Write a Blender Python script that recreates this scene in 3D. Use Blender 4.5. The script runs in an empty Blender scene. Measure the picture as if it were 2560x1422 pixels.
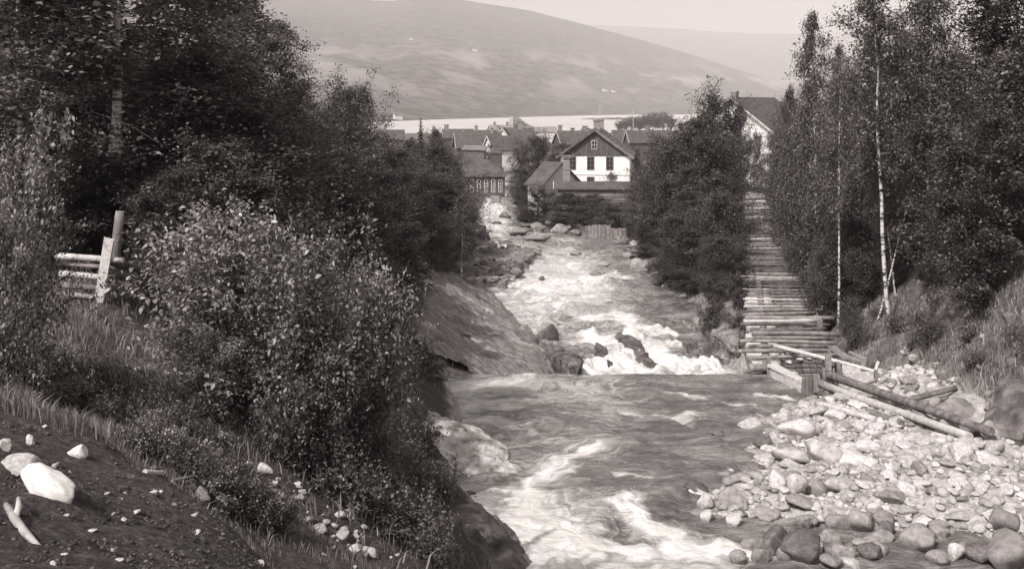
import bpy, bmesh, math, random
import numpy as np
from mathutils import Vector, Matrix

SC = bpy.context.scene
COL = SC.collection
R = math.radians
rnd = random.Random(7)
HAZE = 1.8e-4

# ------------------------------------------------------------------ camera (level, lens lowered like a view camera)
F, HZ = 2700.0, 262.0                       # focal length and eye-level row for a 2560 x 1422 frame
cam = bpy.data.cameras.new('camera'); camo = bpy.data.objects.new('camera', cam); COL.objects.link(camo)
camo.location = (0, 0, 0); camo.rotation_euler = (R(90), 0, 0)
cam.sensor_width = 36; cam.lens = 36 * F / 2560; cam.shift_y = (HZ - 711) / 2560
cam.clip_start = 0.1; cam.clip_end = 40000
SC.camera = camo

# ------------------------------------------------------------------ sky, sun, exposure
SUN_TO = Vector((-0.52, -0.72, 0.0)).normalized(); SUN_EL = R(47)
wd = bpy.data.worlds.new('World'); SC.world = wd; wd.use_nodes = True
nt = wd.node_tree; bg = nt.nodes['Background']
sky = nt.nodes.new('ShaderNodeTexSky'); sky.sky_type = 'NISHITA'; sky.sun_disc = False
sky.sun_elevation = SUN_EL; sky.sun_rotation = math.atan2(SUN_TO.x, SUN_TO.y)
sky.dust_density = 4.0; sky.air_density = 1.2
bw = nt.nodes.new('ShaderNodeRGBToBW'); nt.links.new(sky.outputs[0], bw.inputs[0])
tint = nt.nodes.new('ShaderNodeVectorMath'); tint.operation = 'MULTIPLY'
nt.links.new(bw.outputs[0], tint.inputs[0]); tint.inputs[1].default_value = (1.035, 0.99, 0.965)
nt.links.new(tint.outputs[0], bg.inputs[0]); bg.inputs[1].default_value = 0.15
sun = bpy.data.lights.new('sun', 'SUN'); sun.energy = 4.2; sun.angle = R(0.6); sun.color = (1.0, 0.965, 0.935)
suno = bpy.data.objects.new('sun', sun); COL.objects.link(suno)
sd = Vector((SUN_TO.x * math.cos(SUN_EL), SUN_TO.y * math.cos(SUN_EL), math.sin(SUN_EL)))
suno.rotation_euler = sd.to_track_quat('Z', 'Y').to_euler(); suno.location = (-30, -30, 60)
SC.view_settings.view_transform = 'Standard'; SC.view_settings.look = 'None'
SC.view_settings.exposure = 0.24; SC.view_settings.gamma = 1.0; SC.view_settings.use_curve_mapping = False
SC.render.engine = 'CYCLES'
SC.cycles.max_bounces = 6; SC.cycles.diffuse_bounces = 3; SC.cycles.glossy_bounces = 2
SC.cycles.transmission_bounces = 3; SC.cycles.volume_bounces = 1; SC.cycles.transparent_max_bounces = 8
SC.cycles.use_denoising = True

# ------------------------------------------------------------------ helpers
def g(v):
    """warm monochrome: a grey of luminance v in the toning of the print"""
    k = np.interp(v, [0, .03, .3, .8], [0, 0, 1, 2])
    a = np.array([[1, .865, .865], [1, .932, .908], [1, .96, .925]])
    c = a[0] * max(0, 1 - k) + a[1] * max(0, 1 - abs(k - 1)) + a[2] * max(0, k - 1)
    c = c / (c @ np.array([.2126, .7152, .0722])) * v
    return (float(c[0]), float(c[1]), float(c[2]), 1.0)

def hsh(ix, iy, iz, s):
    n = (ix * 374761393 + iy * 668265263 + iz * 2147483647 + s * 1274126177) & 0xFFFFFFFF
    n = ((n ^ (n >> 13)) * 1274126177) & 0xFFFFFFFF
    n = ((n ^ (n >> 16)) * 2246822519) & 0xFFFFFFFF
    return ((n ^ (n >> 15)) & 0xFFFFFF) / float(0xFFFFFF)

def noise(x, y, z=0.0, s=0):
    x, y, z = np.broadcast_arrays(np.asarray(x, float), np.asarray(y, float), np.asarray(z, float))
    ix, iy, iz = np.floor(x).astype(np.int64), np.floor(y).astype(np.int64), np.floor(z).astype(np.int64)
    fx, fy, fz = x - ix, y - iy, z - iz
    fx, fy, fz = [f * f * f * (f * (f * 6 - 15) + 10) for f in (fx, fy, fz)]
    r = 0
    for a in (0, 1):
        for b in (0, 1):
            for c in (0, 1):
                w = (fx if a else 1 - fx) * (fy if b else 1 - fy) * (fz if c else 1 - fz)
                r = r + w * hsh(ix + a, iy + b, iz + c, s)
    return r * 2 - 1

def fbm(x, y, z=0.0, o=4, s=0):
    r, a = 0, 1.0
    for i in range(o):
        r = r + a * noise(x * 2 ** i, y * 2 ** i, np.asarray(z) * 2 ** i, s + i); a *= .5
    return r

def P(px, py, d):
    return Vector(((px - 1280) / F * d, d, -(py - HZ) / F * d))

def link(o, parent=None):
    COL.objects.link(o); o.parent = parent; return o

def tag(o, label=None, cat=None, group=None, kind=None):
    if label: o['label'] = label
    if cat: o['category'] = cat
    if group: o['group'] = group
    if kind: o['kind'] = kind
    return o

def empty(name, loc, rz=0, label=None, cat=None, group=None):
    o = bpy.data.objects.new(name, None); COL.objects.link(o)
    o.location = loc; o.rotation_euler = (0, 0, rz); o.empty_display_size = .2
    return tag(o, label, cat, group)

def mesh_np(name, v, f, mats, smooth=False, mi=None):
    """mesh from numpy verts and a list of equal-length face arrays"""
    me = bpy.data.meshes.new(name)
    v = np.asarray(v, np.float32)
    fs = f if isinstance(f, list) else [f]
    fs = [np.asarray(a, np.int32) for a in fs if len(a)]
    idx = np.concatenate([a.ravel() for a in fs])
    tot = np.concatenate([np.full(len(a), a.shape[1], np.int32) for a in fs])
    st = np.concatenate([[0], np.cumsum(tot)[:-1]]).astype(np.int32)
    me.vertices.add(len(v)); me.vertices.foreach_set('co', v.ravel())
    me.loops.add(len(idx)); me.loops.foreach_set('vertex_index', idx)
    me.polygons.add(len(tot)); me.polygons.foreach_set('loop_start', st); me.polygons.foreach_set('loop_total', tot)
    for m in (mats if isinstance(mats, (list, tuple)) else [mats]): me.materials.append(m)
    if mi is not None: me.polygons.foreach_set('material_index', np.asarray(mi, np.int32))
    me.update(calc_edges=True); me.validate()
    if smooth: me.polygons.foreach_set('use_smooth', np.ones(len(me.polygons), bool))
    return me

def obj(name, me, parent=None, loc=None):
    o = bpy.data.objects.new(name, me); link(o, parent)
    if loc is not None: o.location = loc
    return o

class MB:
    """collects boxes, prisms and tubes into one mesh"""
    def __init__(s): s.v, s.f = [], []
    def poly(s, pts, faces):
        b = len(s.v); s.v += [tuple(p) for p in pts]; s.f += [tuple(i + b for i in f) for f in faces]; return s
    def box(s, x0, x1, y0, y1, z0, z1):
        return s.poly([(x0, y0, z0), (x1, y0, z0), (x1, y1, z0), (x0, y1, z0), (x0, y0, z1), (x1, y0, z1), (x1, y1, z1), (x0, y1, z1)],
                      [(3, 2, 1, 0), (4, 5, 6, 7), (0, 1, 5, 4), (1, 2, 6, 5), (2, 3, 7, 6), (3, 0, 4, 7)])
    def bar(s, a, b, w, h, up=(0, 0, 1), cut=0.0, r=None):
        """board from a to b; ragged ends if r (a Random) is given"""
        a, b = Vector(a), Vector(b); d = (b - a).normalized()
        u = Vector(up); sx = d.cross(u)
        if sx.length < 1e-4: sx = d.cross(Vector((1, 0, 0)))
        sx.normalize(); u = sx.cross(d).normalized()
        pts = []
        for e, sg in ((a, -1), (b, 1)):
            for i, j in ((-1, -1), (1, -1), (1, 1), (-1, 1)):
                q = e + sx * (i * w / 2) + u * (j * h / 2)
                if r: q += d * (sg * r.uniform(-cut, cut)) + sx * r.uniform(-.06, .06) * w + u * r.uniform(-.06, .06) * h
                pts.append(q)
        return s.poly(pts, [(0, 3, 2, 1), (4, 5, 6, 7), (0, 1, 5, 4), (1, 2, 6, 5), (2, 3, 7, 6), (3, 0, 4, 7)])
    def tube(s, pts, rad, n=8, r=None, wob=.0, caps=True):
        pts = [Vector(p) for p in pts]; b = len(s.v); m = len(pts)
        for i, p in enumerate(pts):
            d = (pts[min(i + 1, m - 1)] - pts[max(i - 1, 0)]).normalized()
            a = d.cross(Vector((0, 0, 1)))
            if a.length < .05: a = d.cross(Vector((0, 1, 0)))
            a.normalize(); c = a.cross(d)
            rr = rad[i] if hasattr(rad, '__len__') else rad
            for k in range(n):
                t = 2 * math.pi * k / n; q = rr * (1 + (r.uniform(-wob, wob) if r else 0))
                s.v.append(tuple(p + (a * math.cos(t) + c * math.sin(t)) * q))
        for i in range(m - 1):
            for k in range(n):
                k2 = (k + 1) % n
                s.f.append((b + i * n + k, b + i * n + k2, b + (i + 1) * n + k2, b + (i + 1) * n + k))
        if caps:
            s.f.append(tuple(b + k for k in range(n))[::-1]); s.f.append(tuple(b + (m - 1) * n + k for k in range(n)))
        return s
    def mesh(s, name, mat, smooth=False):
        me = bpy.data.meshes.new(name); me.from_pydata(s.v, [], s.f); me.update()
        me.materials.append(mat)
        if smooth:
            for p in me.polygons: p.use_smooth = len(p.vertices) == 4
        return me
    def build(s, name, mat, parent=None, smooth=False, loc=None):
        return obj(name, s.mesh(name, mat, smooth), parent, loc)

def hide_none(o): return o

# ------------------------------------------------------------------ materials
def mat(name, stops, scale=4.0, rough=.85, bump=0.0, bscale=None, detail=6, stretch=(1, 1, 1), spec=.25, coord='Object', island=0.0,
        bdist=.05, distort=0.0):
    m = bpy.data.materials.new(name); m.use_nodes = True; n = m.node_tree.nodes; l = m.node_tree.links
    p = n['Principled BSDF']; p.inputs['Roughness'].default_value = rough; p.inputs['Specular IOR Level'].default_value = spec
    tc = n.new('ShaderNodeTexCoord'); mp = n.new('ShaderNodeMapping'); mp.inputs['Scale'].default_value = stretch
    l.new(tc.outputs[coord], mp.inputs[0])
    nz = n.new('ShaderNodeTexNoise'); nz.inputs['Scale'].default_value = scale; nz.inputs['Detail'].default_value = detail
    nz.inputs['Roughness'].default_value = .62; nz.inputs['Distortion'].default_value = distort
    l.new(mp.outputs[0], nz.inputs['Vector'])
    cr = n.new('ShaderNodeValToRGB'); e = cr.color_ramp.elements
    pos = np.linspace(.3, .7, len(stops))
    while len(e) < len(stops): e.new(.5)
    for i, (q, v) in enumerate(zip(pos, stops)): e[i].position = float(q); e[i].color = g(v)
    l.new(nz.outputs[0], cr.inputs[0]); out = cr.outputs[0]
    if island:
        ge = n.new('ShaderNodeNewGeometry'); mr = n.new('ShaderNodeMapRange')
        mr.inputs['To Min'].default_value = 1 - island; mr.inputs['To Max'].default_value = 1 + island
        l.new(ge.outputs['Random Per Island'], mr.inputs[0])
        mx = n.new('ShaderNodeVectorMath'); mx.operation = 'SCALE'; l.new(out, mx.inputs[0]); l.new(mr.outputs[0], mx.inputs['Scale']); out = mx.outputs[0]
    l.new(out, p.inputs['Base Color'])
    if bump:
        n2 = n.new('ShaderNodeTexNoise'); n2.inputs['Scale'].default_value = bscale or scale * 4; n2.inputs['Detail'].default_value = 8
        n2.inputs['Roughness'].default_value = .65; l.new(mp.outputs[0], n2.inputs['Vector'])
        b = n.new('ShaderNodeBump'); b.inputs['Strength'].default_value = bump; b.inputs['Distance'].default_value = bdist
        l.new(n2.outputs[0], b.inputs['Height']); l.new(b.outputs[0], p.inputs['Normal'])
    m['ramp'] = cr.name
    return m

def per_object(m, amt):
    """vary a material a little from object to object"""
    n, l = m.node_tree.nodes, m.node_tree.links; p = n['Principled BSDF']
    src = p.inputs['Base Color'].links[0].from_socket
    oi = n.new('ShaderNodeObjectInfo'); mr = n.new('ShaderNodeMapRange')
    mr.inputs['To Min'].default_value = 1 - amt; mr.inputs['To Max'].default_value = 1 + amt; l.new(oi.outputs['Random'], mr.inputs[0])
    mx = n.new('ShaderNodeVectorMath'); mx.operation = 'SCALE'; l.new(src, mx.inputs[0]); l.new(mr.outputs[0], mx.inputs['Scale'])
    l.new(mx.outputs[0], p.inputs['Base Color']); return m

def leafmat(name, a, b, rough=.5, spec=.5, trans=.25, isl=.6):
    m = mat(name, [a, b], scale=.9, rough=rough, spec=spec, island=isl, detail=3)
    n, l = m.node_tree.nodes, m.node_tree.links; p = n['Principled BSDF']
    per_object(m, .22)
    tr = n.new('ShaderNodeBsdfTranslucent'); l.new(p.inputs['Base Color'].links[0].from_socket, tr.inputs[0])
    ms = n.new('ShaderNodeMixShader'); ms.inputs[0].default_value = trans
    l.new(p.outputs[0], ms.inputs[1]); l.new(tr.outputs[0], ms.inputs[2]); l.new(ms.outputs[0], n['Material Output'].inputs['Surface'])
    return m

M = {}
M['leaf_birch'] = leafmat('leaf_birch', .075, .14)
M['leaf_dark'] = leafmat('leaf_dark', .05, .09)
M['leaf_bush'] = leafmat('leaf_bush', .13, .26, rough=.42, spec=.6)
M['leaf_pale'] = leafmat('leaf_pale', .15, .28, rough=.45)
M['needle'] = leafmat('needle', .03, .05, rough=.6, trans=.1)
M['bark'] = mat('bark', [.03, .07, .11], 9, .9, .6, 30, stretch=(1, 1, .3))
M['wood_old'] = per_object(mat('wood_old', [.10, .19, .30], 3, .85, .5, 14, stretch=(1, 1, 1), distort=.6), .25)
M['wood_dark'] = per_object(mat('wood_dark', [.05, .12, .22], 4, .85, .5, 16), .25)
M['wood_pale'] = per_object(mat('wood_pale', [.28, .45, .56], 5, .85, .6, 18, distort=1.0), .15)
M['stone_pale'] = per_object(mat('stone_pale', [.22, .40, .56], 3.2, .85, .5, 12, bdist=.03), .28)
M['stone_mid'] = per_object(mat('stone_mid', [.13, .22, .31], 2.8, .85, .55, 12, bdist=.03), .2)
M['stone_dark'] = per_object(mat('stone_dark', [.05, .10, .18], 3, .6, .6, 12, spec=.4, bdist=.03), .2)
M['stone_white'] = mat('stone_white', [.36, .54, .64], 3, .8, .4, 14, bdist=.02)
M['plaster'] = mat('plaster', [.66, .78, .8], .5, .9, .15, 6)
M['board_dark'] = mat('board_dark', [.05, .085, .12], 6, .85, .3, 20, stretch=(1, 1, .15))
M['tile'] = mat('tile', [.05, .09, .13], 2, .8, .3, 9, island=.25)
M['roof_dark'] = mat('roof_dark', [.045, .075, .1], 1.2, .85, .3, 9)
M['brick'] = mat('brick', [.12, .2, .28], 5, .9, .4, 20, island=.2)
M['wall_dark'] = mat('wall_dark', [.05, .075, .095], 1.5, .85, .2, 9)
M['wall_pale'] = mat('wall_pale', [.5, .62, .68], .8, .9)
M['trim'] = mat('trim', [.4, .52], 2, .8)
M['frame_dark'] = mat('frame_dark', [.10, .15], 4, .7)
M['iron'] = mat('iron', [.05, .08], 4, .6)
m = M['glass'] = mat('glass', [.02, .03], 1, .12, spec=.5)
m = bpy.data.materials.new('birch_bark'); m.use_nodes = True; M['birch'] = m
n, l = m.node_tree.nodes, m.node_tree.links; p = n['Principled BSDF']; p.inputs['Roughness'].default_value = .75
tc = n.new('ShaderNodeTexCoord'); mp = n.new('ShaderNodeMapping'); mp.inputs['Scale'].default_value = (2.0, 2.0, 5.5)
l.new(tc.outputs['Object'], mp.inputs[0]); nz = n.new('ShaderNodeTexNoise'); nz.inputs['Scale'].default_value = 1.1; nz.inputs['Detail'].default_value = 5
l.new(mp.outputs[0], nz.inputs[0]); cr = n.new('ShaderNodeValToRGB'); e = cr.color_ramp.elements
e[0].position = .42; e[0].color = g(.04); e[1].position = .54; e[1].color = g(.55)
l.new(nz.outputs[0], cr.inputs[0]); l.new(cr.outputs[0], p.inputs['Base Color'])

# ------------------------------------------------------------------ terrain: named lines down the valley, each (y, x, z)
ZW = np.array([(-10, -9.0), (12, -9.05), (21.4, -9.2), (30, -9.32), (37.4, -9.46), (38.4, -9.56), (39.4, -10.0), (41, -10.6), (44, -10.85),
               (50, -11.0), (57, -11.2), (70, -11.4), (100, -12.5), (135, -13.9), (170, -15), (260, -18), (1050, -26), (3000, -26)])
def zw(y): return np.interp(y, ZW[:, 0], ZW[:, 1])
WL = [(-10, 6), (12, 2), (17, 1), (21.4, 0.05), (24, -.3), (26, -1.3), (30, -1.5), (33, -1.6), (38, -2.5), (40, -.4), (43.4, 2.4), (50, 1.0), (57, -.2),
      (63.5, -1.3), (70, -2.6), (85, -3), (100, -3.3), (135, -4), (170, -3.9), (260, -3), (3000, -3)]
WR = [(-10, 16), (18, 15.5), (21.5, 14), (22.6, 12.4), (23.3, 10.5), (23.8, 7.4), (24.3, 4.8), (26, 5), (28.7, 7), (32.4, 8), (34.5, 9.7), (35.5, 10.4), (37.6, 10.9), (38.3, 10.3), (39.2, 9.2), (43.5, 9.2),
      (46, 8.2), (50, 8.8), (55.7, 9.5), (66.6, 10.1), (79, 10), (100, 10.7), (103, 9.8), (108, 5.5), (118, 1.2), (152, .6), (170, -1.7), (260, 1), (3000, 1)]
def wl(y): return np.interp(y, *np.array(WL).T)
def wr(y): return np.interp(y, *np.array(WR).T)
FA, FB = (38.0, 8.5), (185.0, 39.9)          # left edge of the flume, (y, x)
FSL = (FB[1] - FA[1]) / (FB[0] - FA[0])
def fx(y): return FA[1] + FSL * (y - FA[0])
FW = 3.0
def fz(y): return np.interp(y, [30, 38, 54, 185, 300], [-8.92, -8.92, -8.85, -14.9, -19])
far = [(300, -17.5), (520, -21), (900, -25), (1030, -26.6), (1300, -32), (3000, -34)]
yy = np.array([30, 45, 60, 80, 100, 140, 185])
LINES = [
    [(-10, -3000, 0), (60, -3000, 0), (185, -3000, -9)] + [(a, -3000, b) for a, b in far],
    [(-10, -40, 1), (30, -40, 1), (60, -40, -2), (100, -40, -8), (185, -40, -12.5)] + [(a, -60, b) for a, b in far],
    [(-10, -5, -1.2), (0, -3.6, -1.5), (5, -3.2, -1.85), (7, -3.7, -2.12), (9, -4.7, -2.42), (10.5, -5.6, -2.95), (12.5, -5.9, -3.2), (16, -6.5, -3.4),
     (20, -7.2, -3.55), (26, -7.8, -4), (35, -8, -4.6), (45, -9, -6), (55, -8, -7.5), (70, -8, -8.6), (90, -9, -10), (130, -10, -12.2), (170, -10, -13.5)] + [(a, -12, b) for a, b in far],
    [(-10, 1, -1.3), (0, .4, -1.65), (3, -.4, -1.8), (5, -1.3, -2.2), (7, -1.8, -2.87), (8, -2.5, -2.86), (9, -3.6, -2.76), (10.5, -4.3, -3.35), (12.5, -3.9, -4.0),
     (15, -3.2, -4.9), (20, -4, -5.6), (26, -4, -6.2), (32, -4.5, -6.8), (38, -5, -7.3), (45, -6, -8), (55, -5.5, -8.6), (63, -4.5, -9.4), (70, -4.6, -10.0),
     (90, -5.5, -11), (130, -6.5, -12.9), (170, -6.5, -14)] + [(a, -7, b) for a, b in far],
    [(-10, 4, -5), (0, 3, -4.5), (5, 1, -4.5), (7, .2, -4.9), (9, -1.2, -4.6), (12.5, -1.3, -5.35), (15, -1.3, -6.2), (20, -1.7, -7.6), (26, -2.3, -8.2),
     (32, -2.7, -8.4), (38, -3.4, -8.9), (43, -2, -10), (50, -2, -9.9), (55, -2.2, -10.1), (63, -2.6, -10.8), (70, -3.4, -11), (90, -4, -11.7),
     (130, -5, -13.4), (170, -5, -14.6)] + [(a, -5, b - .1) for a, b in far],
    [(a, b, zw(a)) for a, b in WL],
    [(a, b + 1.2, zw(a) - .75) for a, b in WL],
    [(a, b - 1.2, zw(a) - .6) for a, b in WR],
    [(a, b, zw(a)) for a, b in WR],
    [(-10, 18, -8.6), (20, 16.5, -8.8), (22.5, 14, -8.8), (24.5, 12.7, -8.7), (28, 12.5, -8.75), (32, 11.8, -8.9), (35, 11.6, -9.28), (37, 11.9, -9.36), (38, 11.3, -9.9)]
    + [(a, fx(a) - .5, fz(a) - 1.15) for a in (39, 50, 60, 80, 100, 140, 185)] + [(a, 50, b) for a, b in far],
    [(-10, 21, -8.1), (21, 18, -8.3), (24, 14.5, -8.4), (28, 13.4, -8.35), (32, 13.4, -8.25), (36, 13.3, -8.75), (38, 12.7, -9.4)]
    + [(a, fx(a) + FW + .5, fz(a) - 1.1) for a in (40, 50, 60, 80, 100, 140, 185)] + [(a, 60, b) for a, b in far],
    [(-10, 25, -3), (22, 20, -4.0), (28, 17.2, -4.5), (33, 16.4, -4.8), (38, 16.8, -5.4), (42, 17.2, -5.6), (50, 19.5, -5.8), (60, 22, -6.2), (80, 27, -7.2), (100, 32, -8.5), (140, 42, -11), (185, 53, -13)]
    + [(a, 90, b) for a, b in far],
    [(-10, 44, 4), (28, 36, 3.5), (42, 32, 1.5), (60, 38, .5), (100, 62, -3), (185, 90, -10)] + [(a, 140, b) for a, b in far],
    [(-10, 3000, 6), (100, 3000, 0), (185, 3000, -10)] + [(a, 3000, b) for a, b in far],
]
LINES = [np.array(q, float) for q in LINES]
def terr0(x, y):
    x, y = np.broadcast_arrays(np.asarray(x, float), np.asarray(y, float)); sh = x.shape; x = x.ravel(); y = y.ravel()
    X = np.stack([np.interp(y, q[:, 0], q[:, 1]) for q in LINES]); Z = np.stack([np.interp(y, q[:, 0], q[:, 2]) for q in LINES])
    X = np.maximum.accumulate(X + np.arange(len(LINES))[:, None] * 1e-3, axis=0)
    k = np.clip((x[None] > X).sum(0) - 1, 0, len(LINES) - 2); i = np.arange(len(x))
    t = np.clip((x - X[k, i]) / (X[k + 1, i] - X[k, i]), 0, 1)
    return (Z[k, i] * (1 - t) + Z[k + 1, i] * t).reshape(sh)
def terr(x, y):
    x, y = np.broadcast_arrays(np.asarray(x, float), np.asarray(y, float))
    z = terr0(x, y)
    amp = np.interp(y, [0, 6, 14, 60, 200, 1000], [.02, .05, .16, .28, .35, .6])
    inr = np.clip(np.minimum(x - wl(y), wr(y) - x) / .6 + .6, 0, 1)             # calmer inside the river
    fl = np.clip(1 - np.minimum(abs(x - fx(y) - FW / 2) / 3.0, 1), 0, 1) * (y > 36) * (y < 200)
    amp = amp * (1 - .7 * inr) * (1 - fl)
    return z + amp * fbm(x * .55, y * .55, 0, 4, 3) + .35 * amp * fbm(x * 2.6, y * 2.6, 0, 3, 9)

def hit(px, py, d0=4.0, d1=400.0):
    """where the sight line of a picture point meets the ground"""
    d = np.exp(np.linspace(math.log(d0), math.log(d1), 900))
    x, z = (px - 1280) / F * d, -(py - HZ) / F * d
    w = np.maximum(terr(x, d), np.where((x > wl(d)) & (x < wr(d)), zw(d), -99))
    k = max(1, int(np.argmax(w > z))); e0, e1 = z[k - 1] - w[k - 1], w[k] - z[k]; t = e0 / max(e0 + e1, 1e-6)
    return Vector((x[k - 1] + (x[k] - x[k - 1]) * t, d[k - 1] + (d[k] - d[k - 1]) * t, w[k - 1] + (w[k] - w[k - 1]) * t))
def gz(x, y): return float(terr(np.array([x]), np.array([y]))[0])

def axis(segs):
    r = [segs[0][0]]
    for a, b, s in segs:
        n = max(1, int(round((b - a) / s))); r += list(np.linspace(a, b, n + 1)[1:])
    return np.array(r)
gx = axis([(-3000, -400, 400), (-400, -60, 30), (-60, -14, 1.5), (-14, 20, .22), (20, 60, 1.2), (60, 400, 25), (400, 3000, 400)])
gy = axis([(-8, 2, 1), (2, 14, .12), (14, 46, .22), (46, 110, .6), (110, 260, 2.5), (260, 1060, 30), (1060, 2900, 230)])
def grid_faces(ny, nx):
    i = np.arange(ny - 1)[:, None] * nx + np.arange(nx - 1)[None]; i = i.ravel()
    return np.stack([i, i + 1, i + nx + 1, i + nx], 1)
XX, YY = np.meshgrid(gx, gy); ZZ = terr(XX, YY)
# bare soil heap in front: clods
hm = np.clip((11.5 - YY) / 3, 0, 1) * np.clip((-XX + .5) / 1.0, 0, 1)
ZZ = ZZ + hm * (.05 * fbm(XX * 5, YY * 5, 0, 3, 21) + .02 * fbm(XX * 13, YY * 13, 0, 2, 22))
gm = bpy.data.materials.new('ground'); gm.use_nodes = True
n, l = gm.node_tree.nodes, gm.node_tree.links; p = n['Principled BSDF']; p.inputs['Roughness'].default_value = .95; p.inputs['Specular IOR Level'].default_value = .1
def ramp(vals, scale, det=8, rough=.65, lo=.35, hi=.65):
    nz = n.new('ShaderNodeTexNoise'); nz.inputs['Scale'].default_value = scale; nz.inputs['Detail'].default_value = det; nz.inputs['Roughness'].default_value = rough
    l.new(tcg.outputs['Object'], nz.inputs['Vector'])
    cr = n.new('ShaderNodeValToRGB'); e = cr.color_ramp.elements
    for i, (q, v) in enumerate(zip(np.linspace(lo, hi, len(vals)), vals)):
        if i >= 2: e.new(.5)
    for i, (q, v) in enumerate(zip(np.linspace(lo, hi, len(vals)), vals)): e[i].position = float(q); e[i].color = g(v)
    l.new(nz.outputs[0], cr.inputs[0]); return cr.outputs[0], nz.outputs[0]
tcg = n.new('ShaderNodeTexCoord')
soil, sn = ramp([.025, .06, .15], 16, 12, .78)
grass_c, gn = ramp([.045, .10, .17], 3.0, 10, .75)
grav, _ = ramp([.16, .36, .52], 5, 8, .7)
rockc, _ = ramp([.07, .16, .30], 2.2, 10, .7)
def mixc(a, b, attr):
    at = n.new('ShaderNodeAttribute'); at.attribute_name = attr
    mx = n.new('ShaderNodeMix'); mx.data_type = 'RGBA'; l.new(at.outputs['Fac'], mx.inputs[0]); l.new(a, mx.inputs[6]); l.new(b, mx.inputs[7]); return mx.outputs[2]
c = mixc(grass_c, soil, 'soil'); c = mixc(c, grav, 'gravel'); c = mixc(c, rockc, 'rock'); l.new(c, p.inputs['Base Color'])
bp = n.new('ShaderNodeBump'); bp.inputs['Strength'].default_value = .8; bp.inputs['Distance'].default_value = .06
l.new(sn, bp.inputs['Height']); l.new(bp.outputs[0], p.inputs['Normal'])
me = mesh_np('ground', np.stack([XX, YY, ZZ], -1).reshape(-1, 3), grid_faces(len(gy), len(gx)), gm, True)
def attr(me, name, v):
    a = me.attributes.new(name, 'FLOAT', 'POINT'); a.data.foreach_set('value', np.ascontiguousarray(v, np.float32).ravel())
nz1 = fbm(XX * 1.1, YY * 1.1, 0, 4, 31)
soilm = np.clip((10.2 + .5 * nz1 - YY) * 1.5, 0, 1) * np.clip(1.5 - XX, 0, 1)
soilm = np.maximum(soilm, np.clip(1.2 - abs(XX + 3.0 + .3 * nz1) / 1.6, 0, 1) * np.clip((14 - YY) / 1.5, 0, 1))
soilm = np.maximum(soilm, ((XX < wl(YY) + .2) & (XX > wl(YY) - 5) & (YY < 40)) * np.clip(.6 + nz1, 0, 1))
x9 = np.interp(YY, LINES[10][:, 0], LINES[10][:, 1])
gravm = np.clip((XX - wr(YY) + 1.5) / 1, 0, 1) * np.clip((x9 + .3 - XX) / .5, 0, 1) * np.clip((37 - YY), 0, 1)
gravm = np.maximum(gravm, ((XX > wl(YY) - .3) & (XX < wr(YY) + .3)) * .8)
rockm = np.clip(.2 + 1.5 * fbm(XX * .8, YY * .8, 0, 3, 41), 0, 1) * ((XX > wr(YY) - .5) & (XX < fx(YY)) & (YY > 38) & (YY < 90))
rockm = np.maximum(rockm, np.clip(-.1 + 2 * fbm(XX * .7, YY * .7, 0, 3, 43), 0, 1) * (XX > x9) * (YY < 48) * (XX < 22))
attr(me, 'soil', soilm); attr(me, 'gravel', gravm); attr(me, 'rock', rockm)
tag(obj('ground', me), 'sloping valley ground of soil, grass and gravel', kind='structure')

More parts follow.
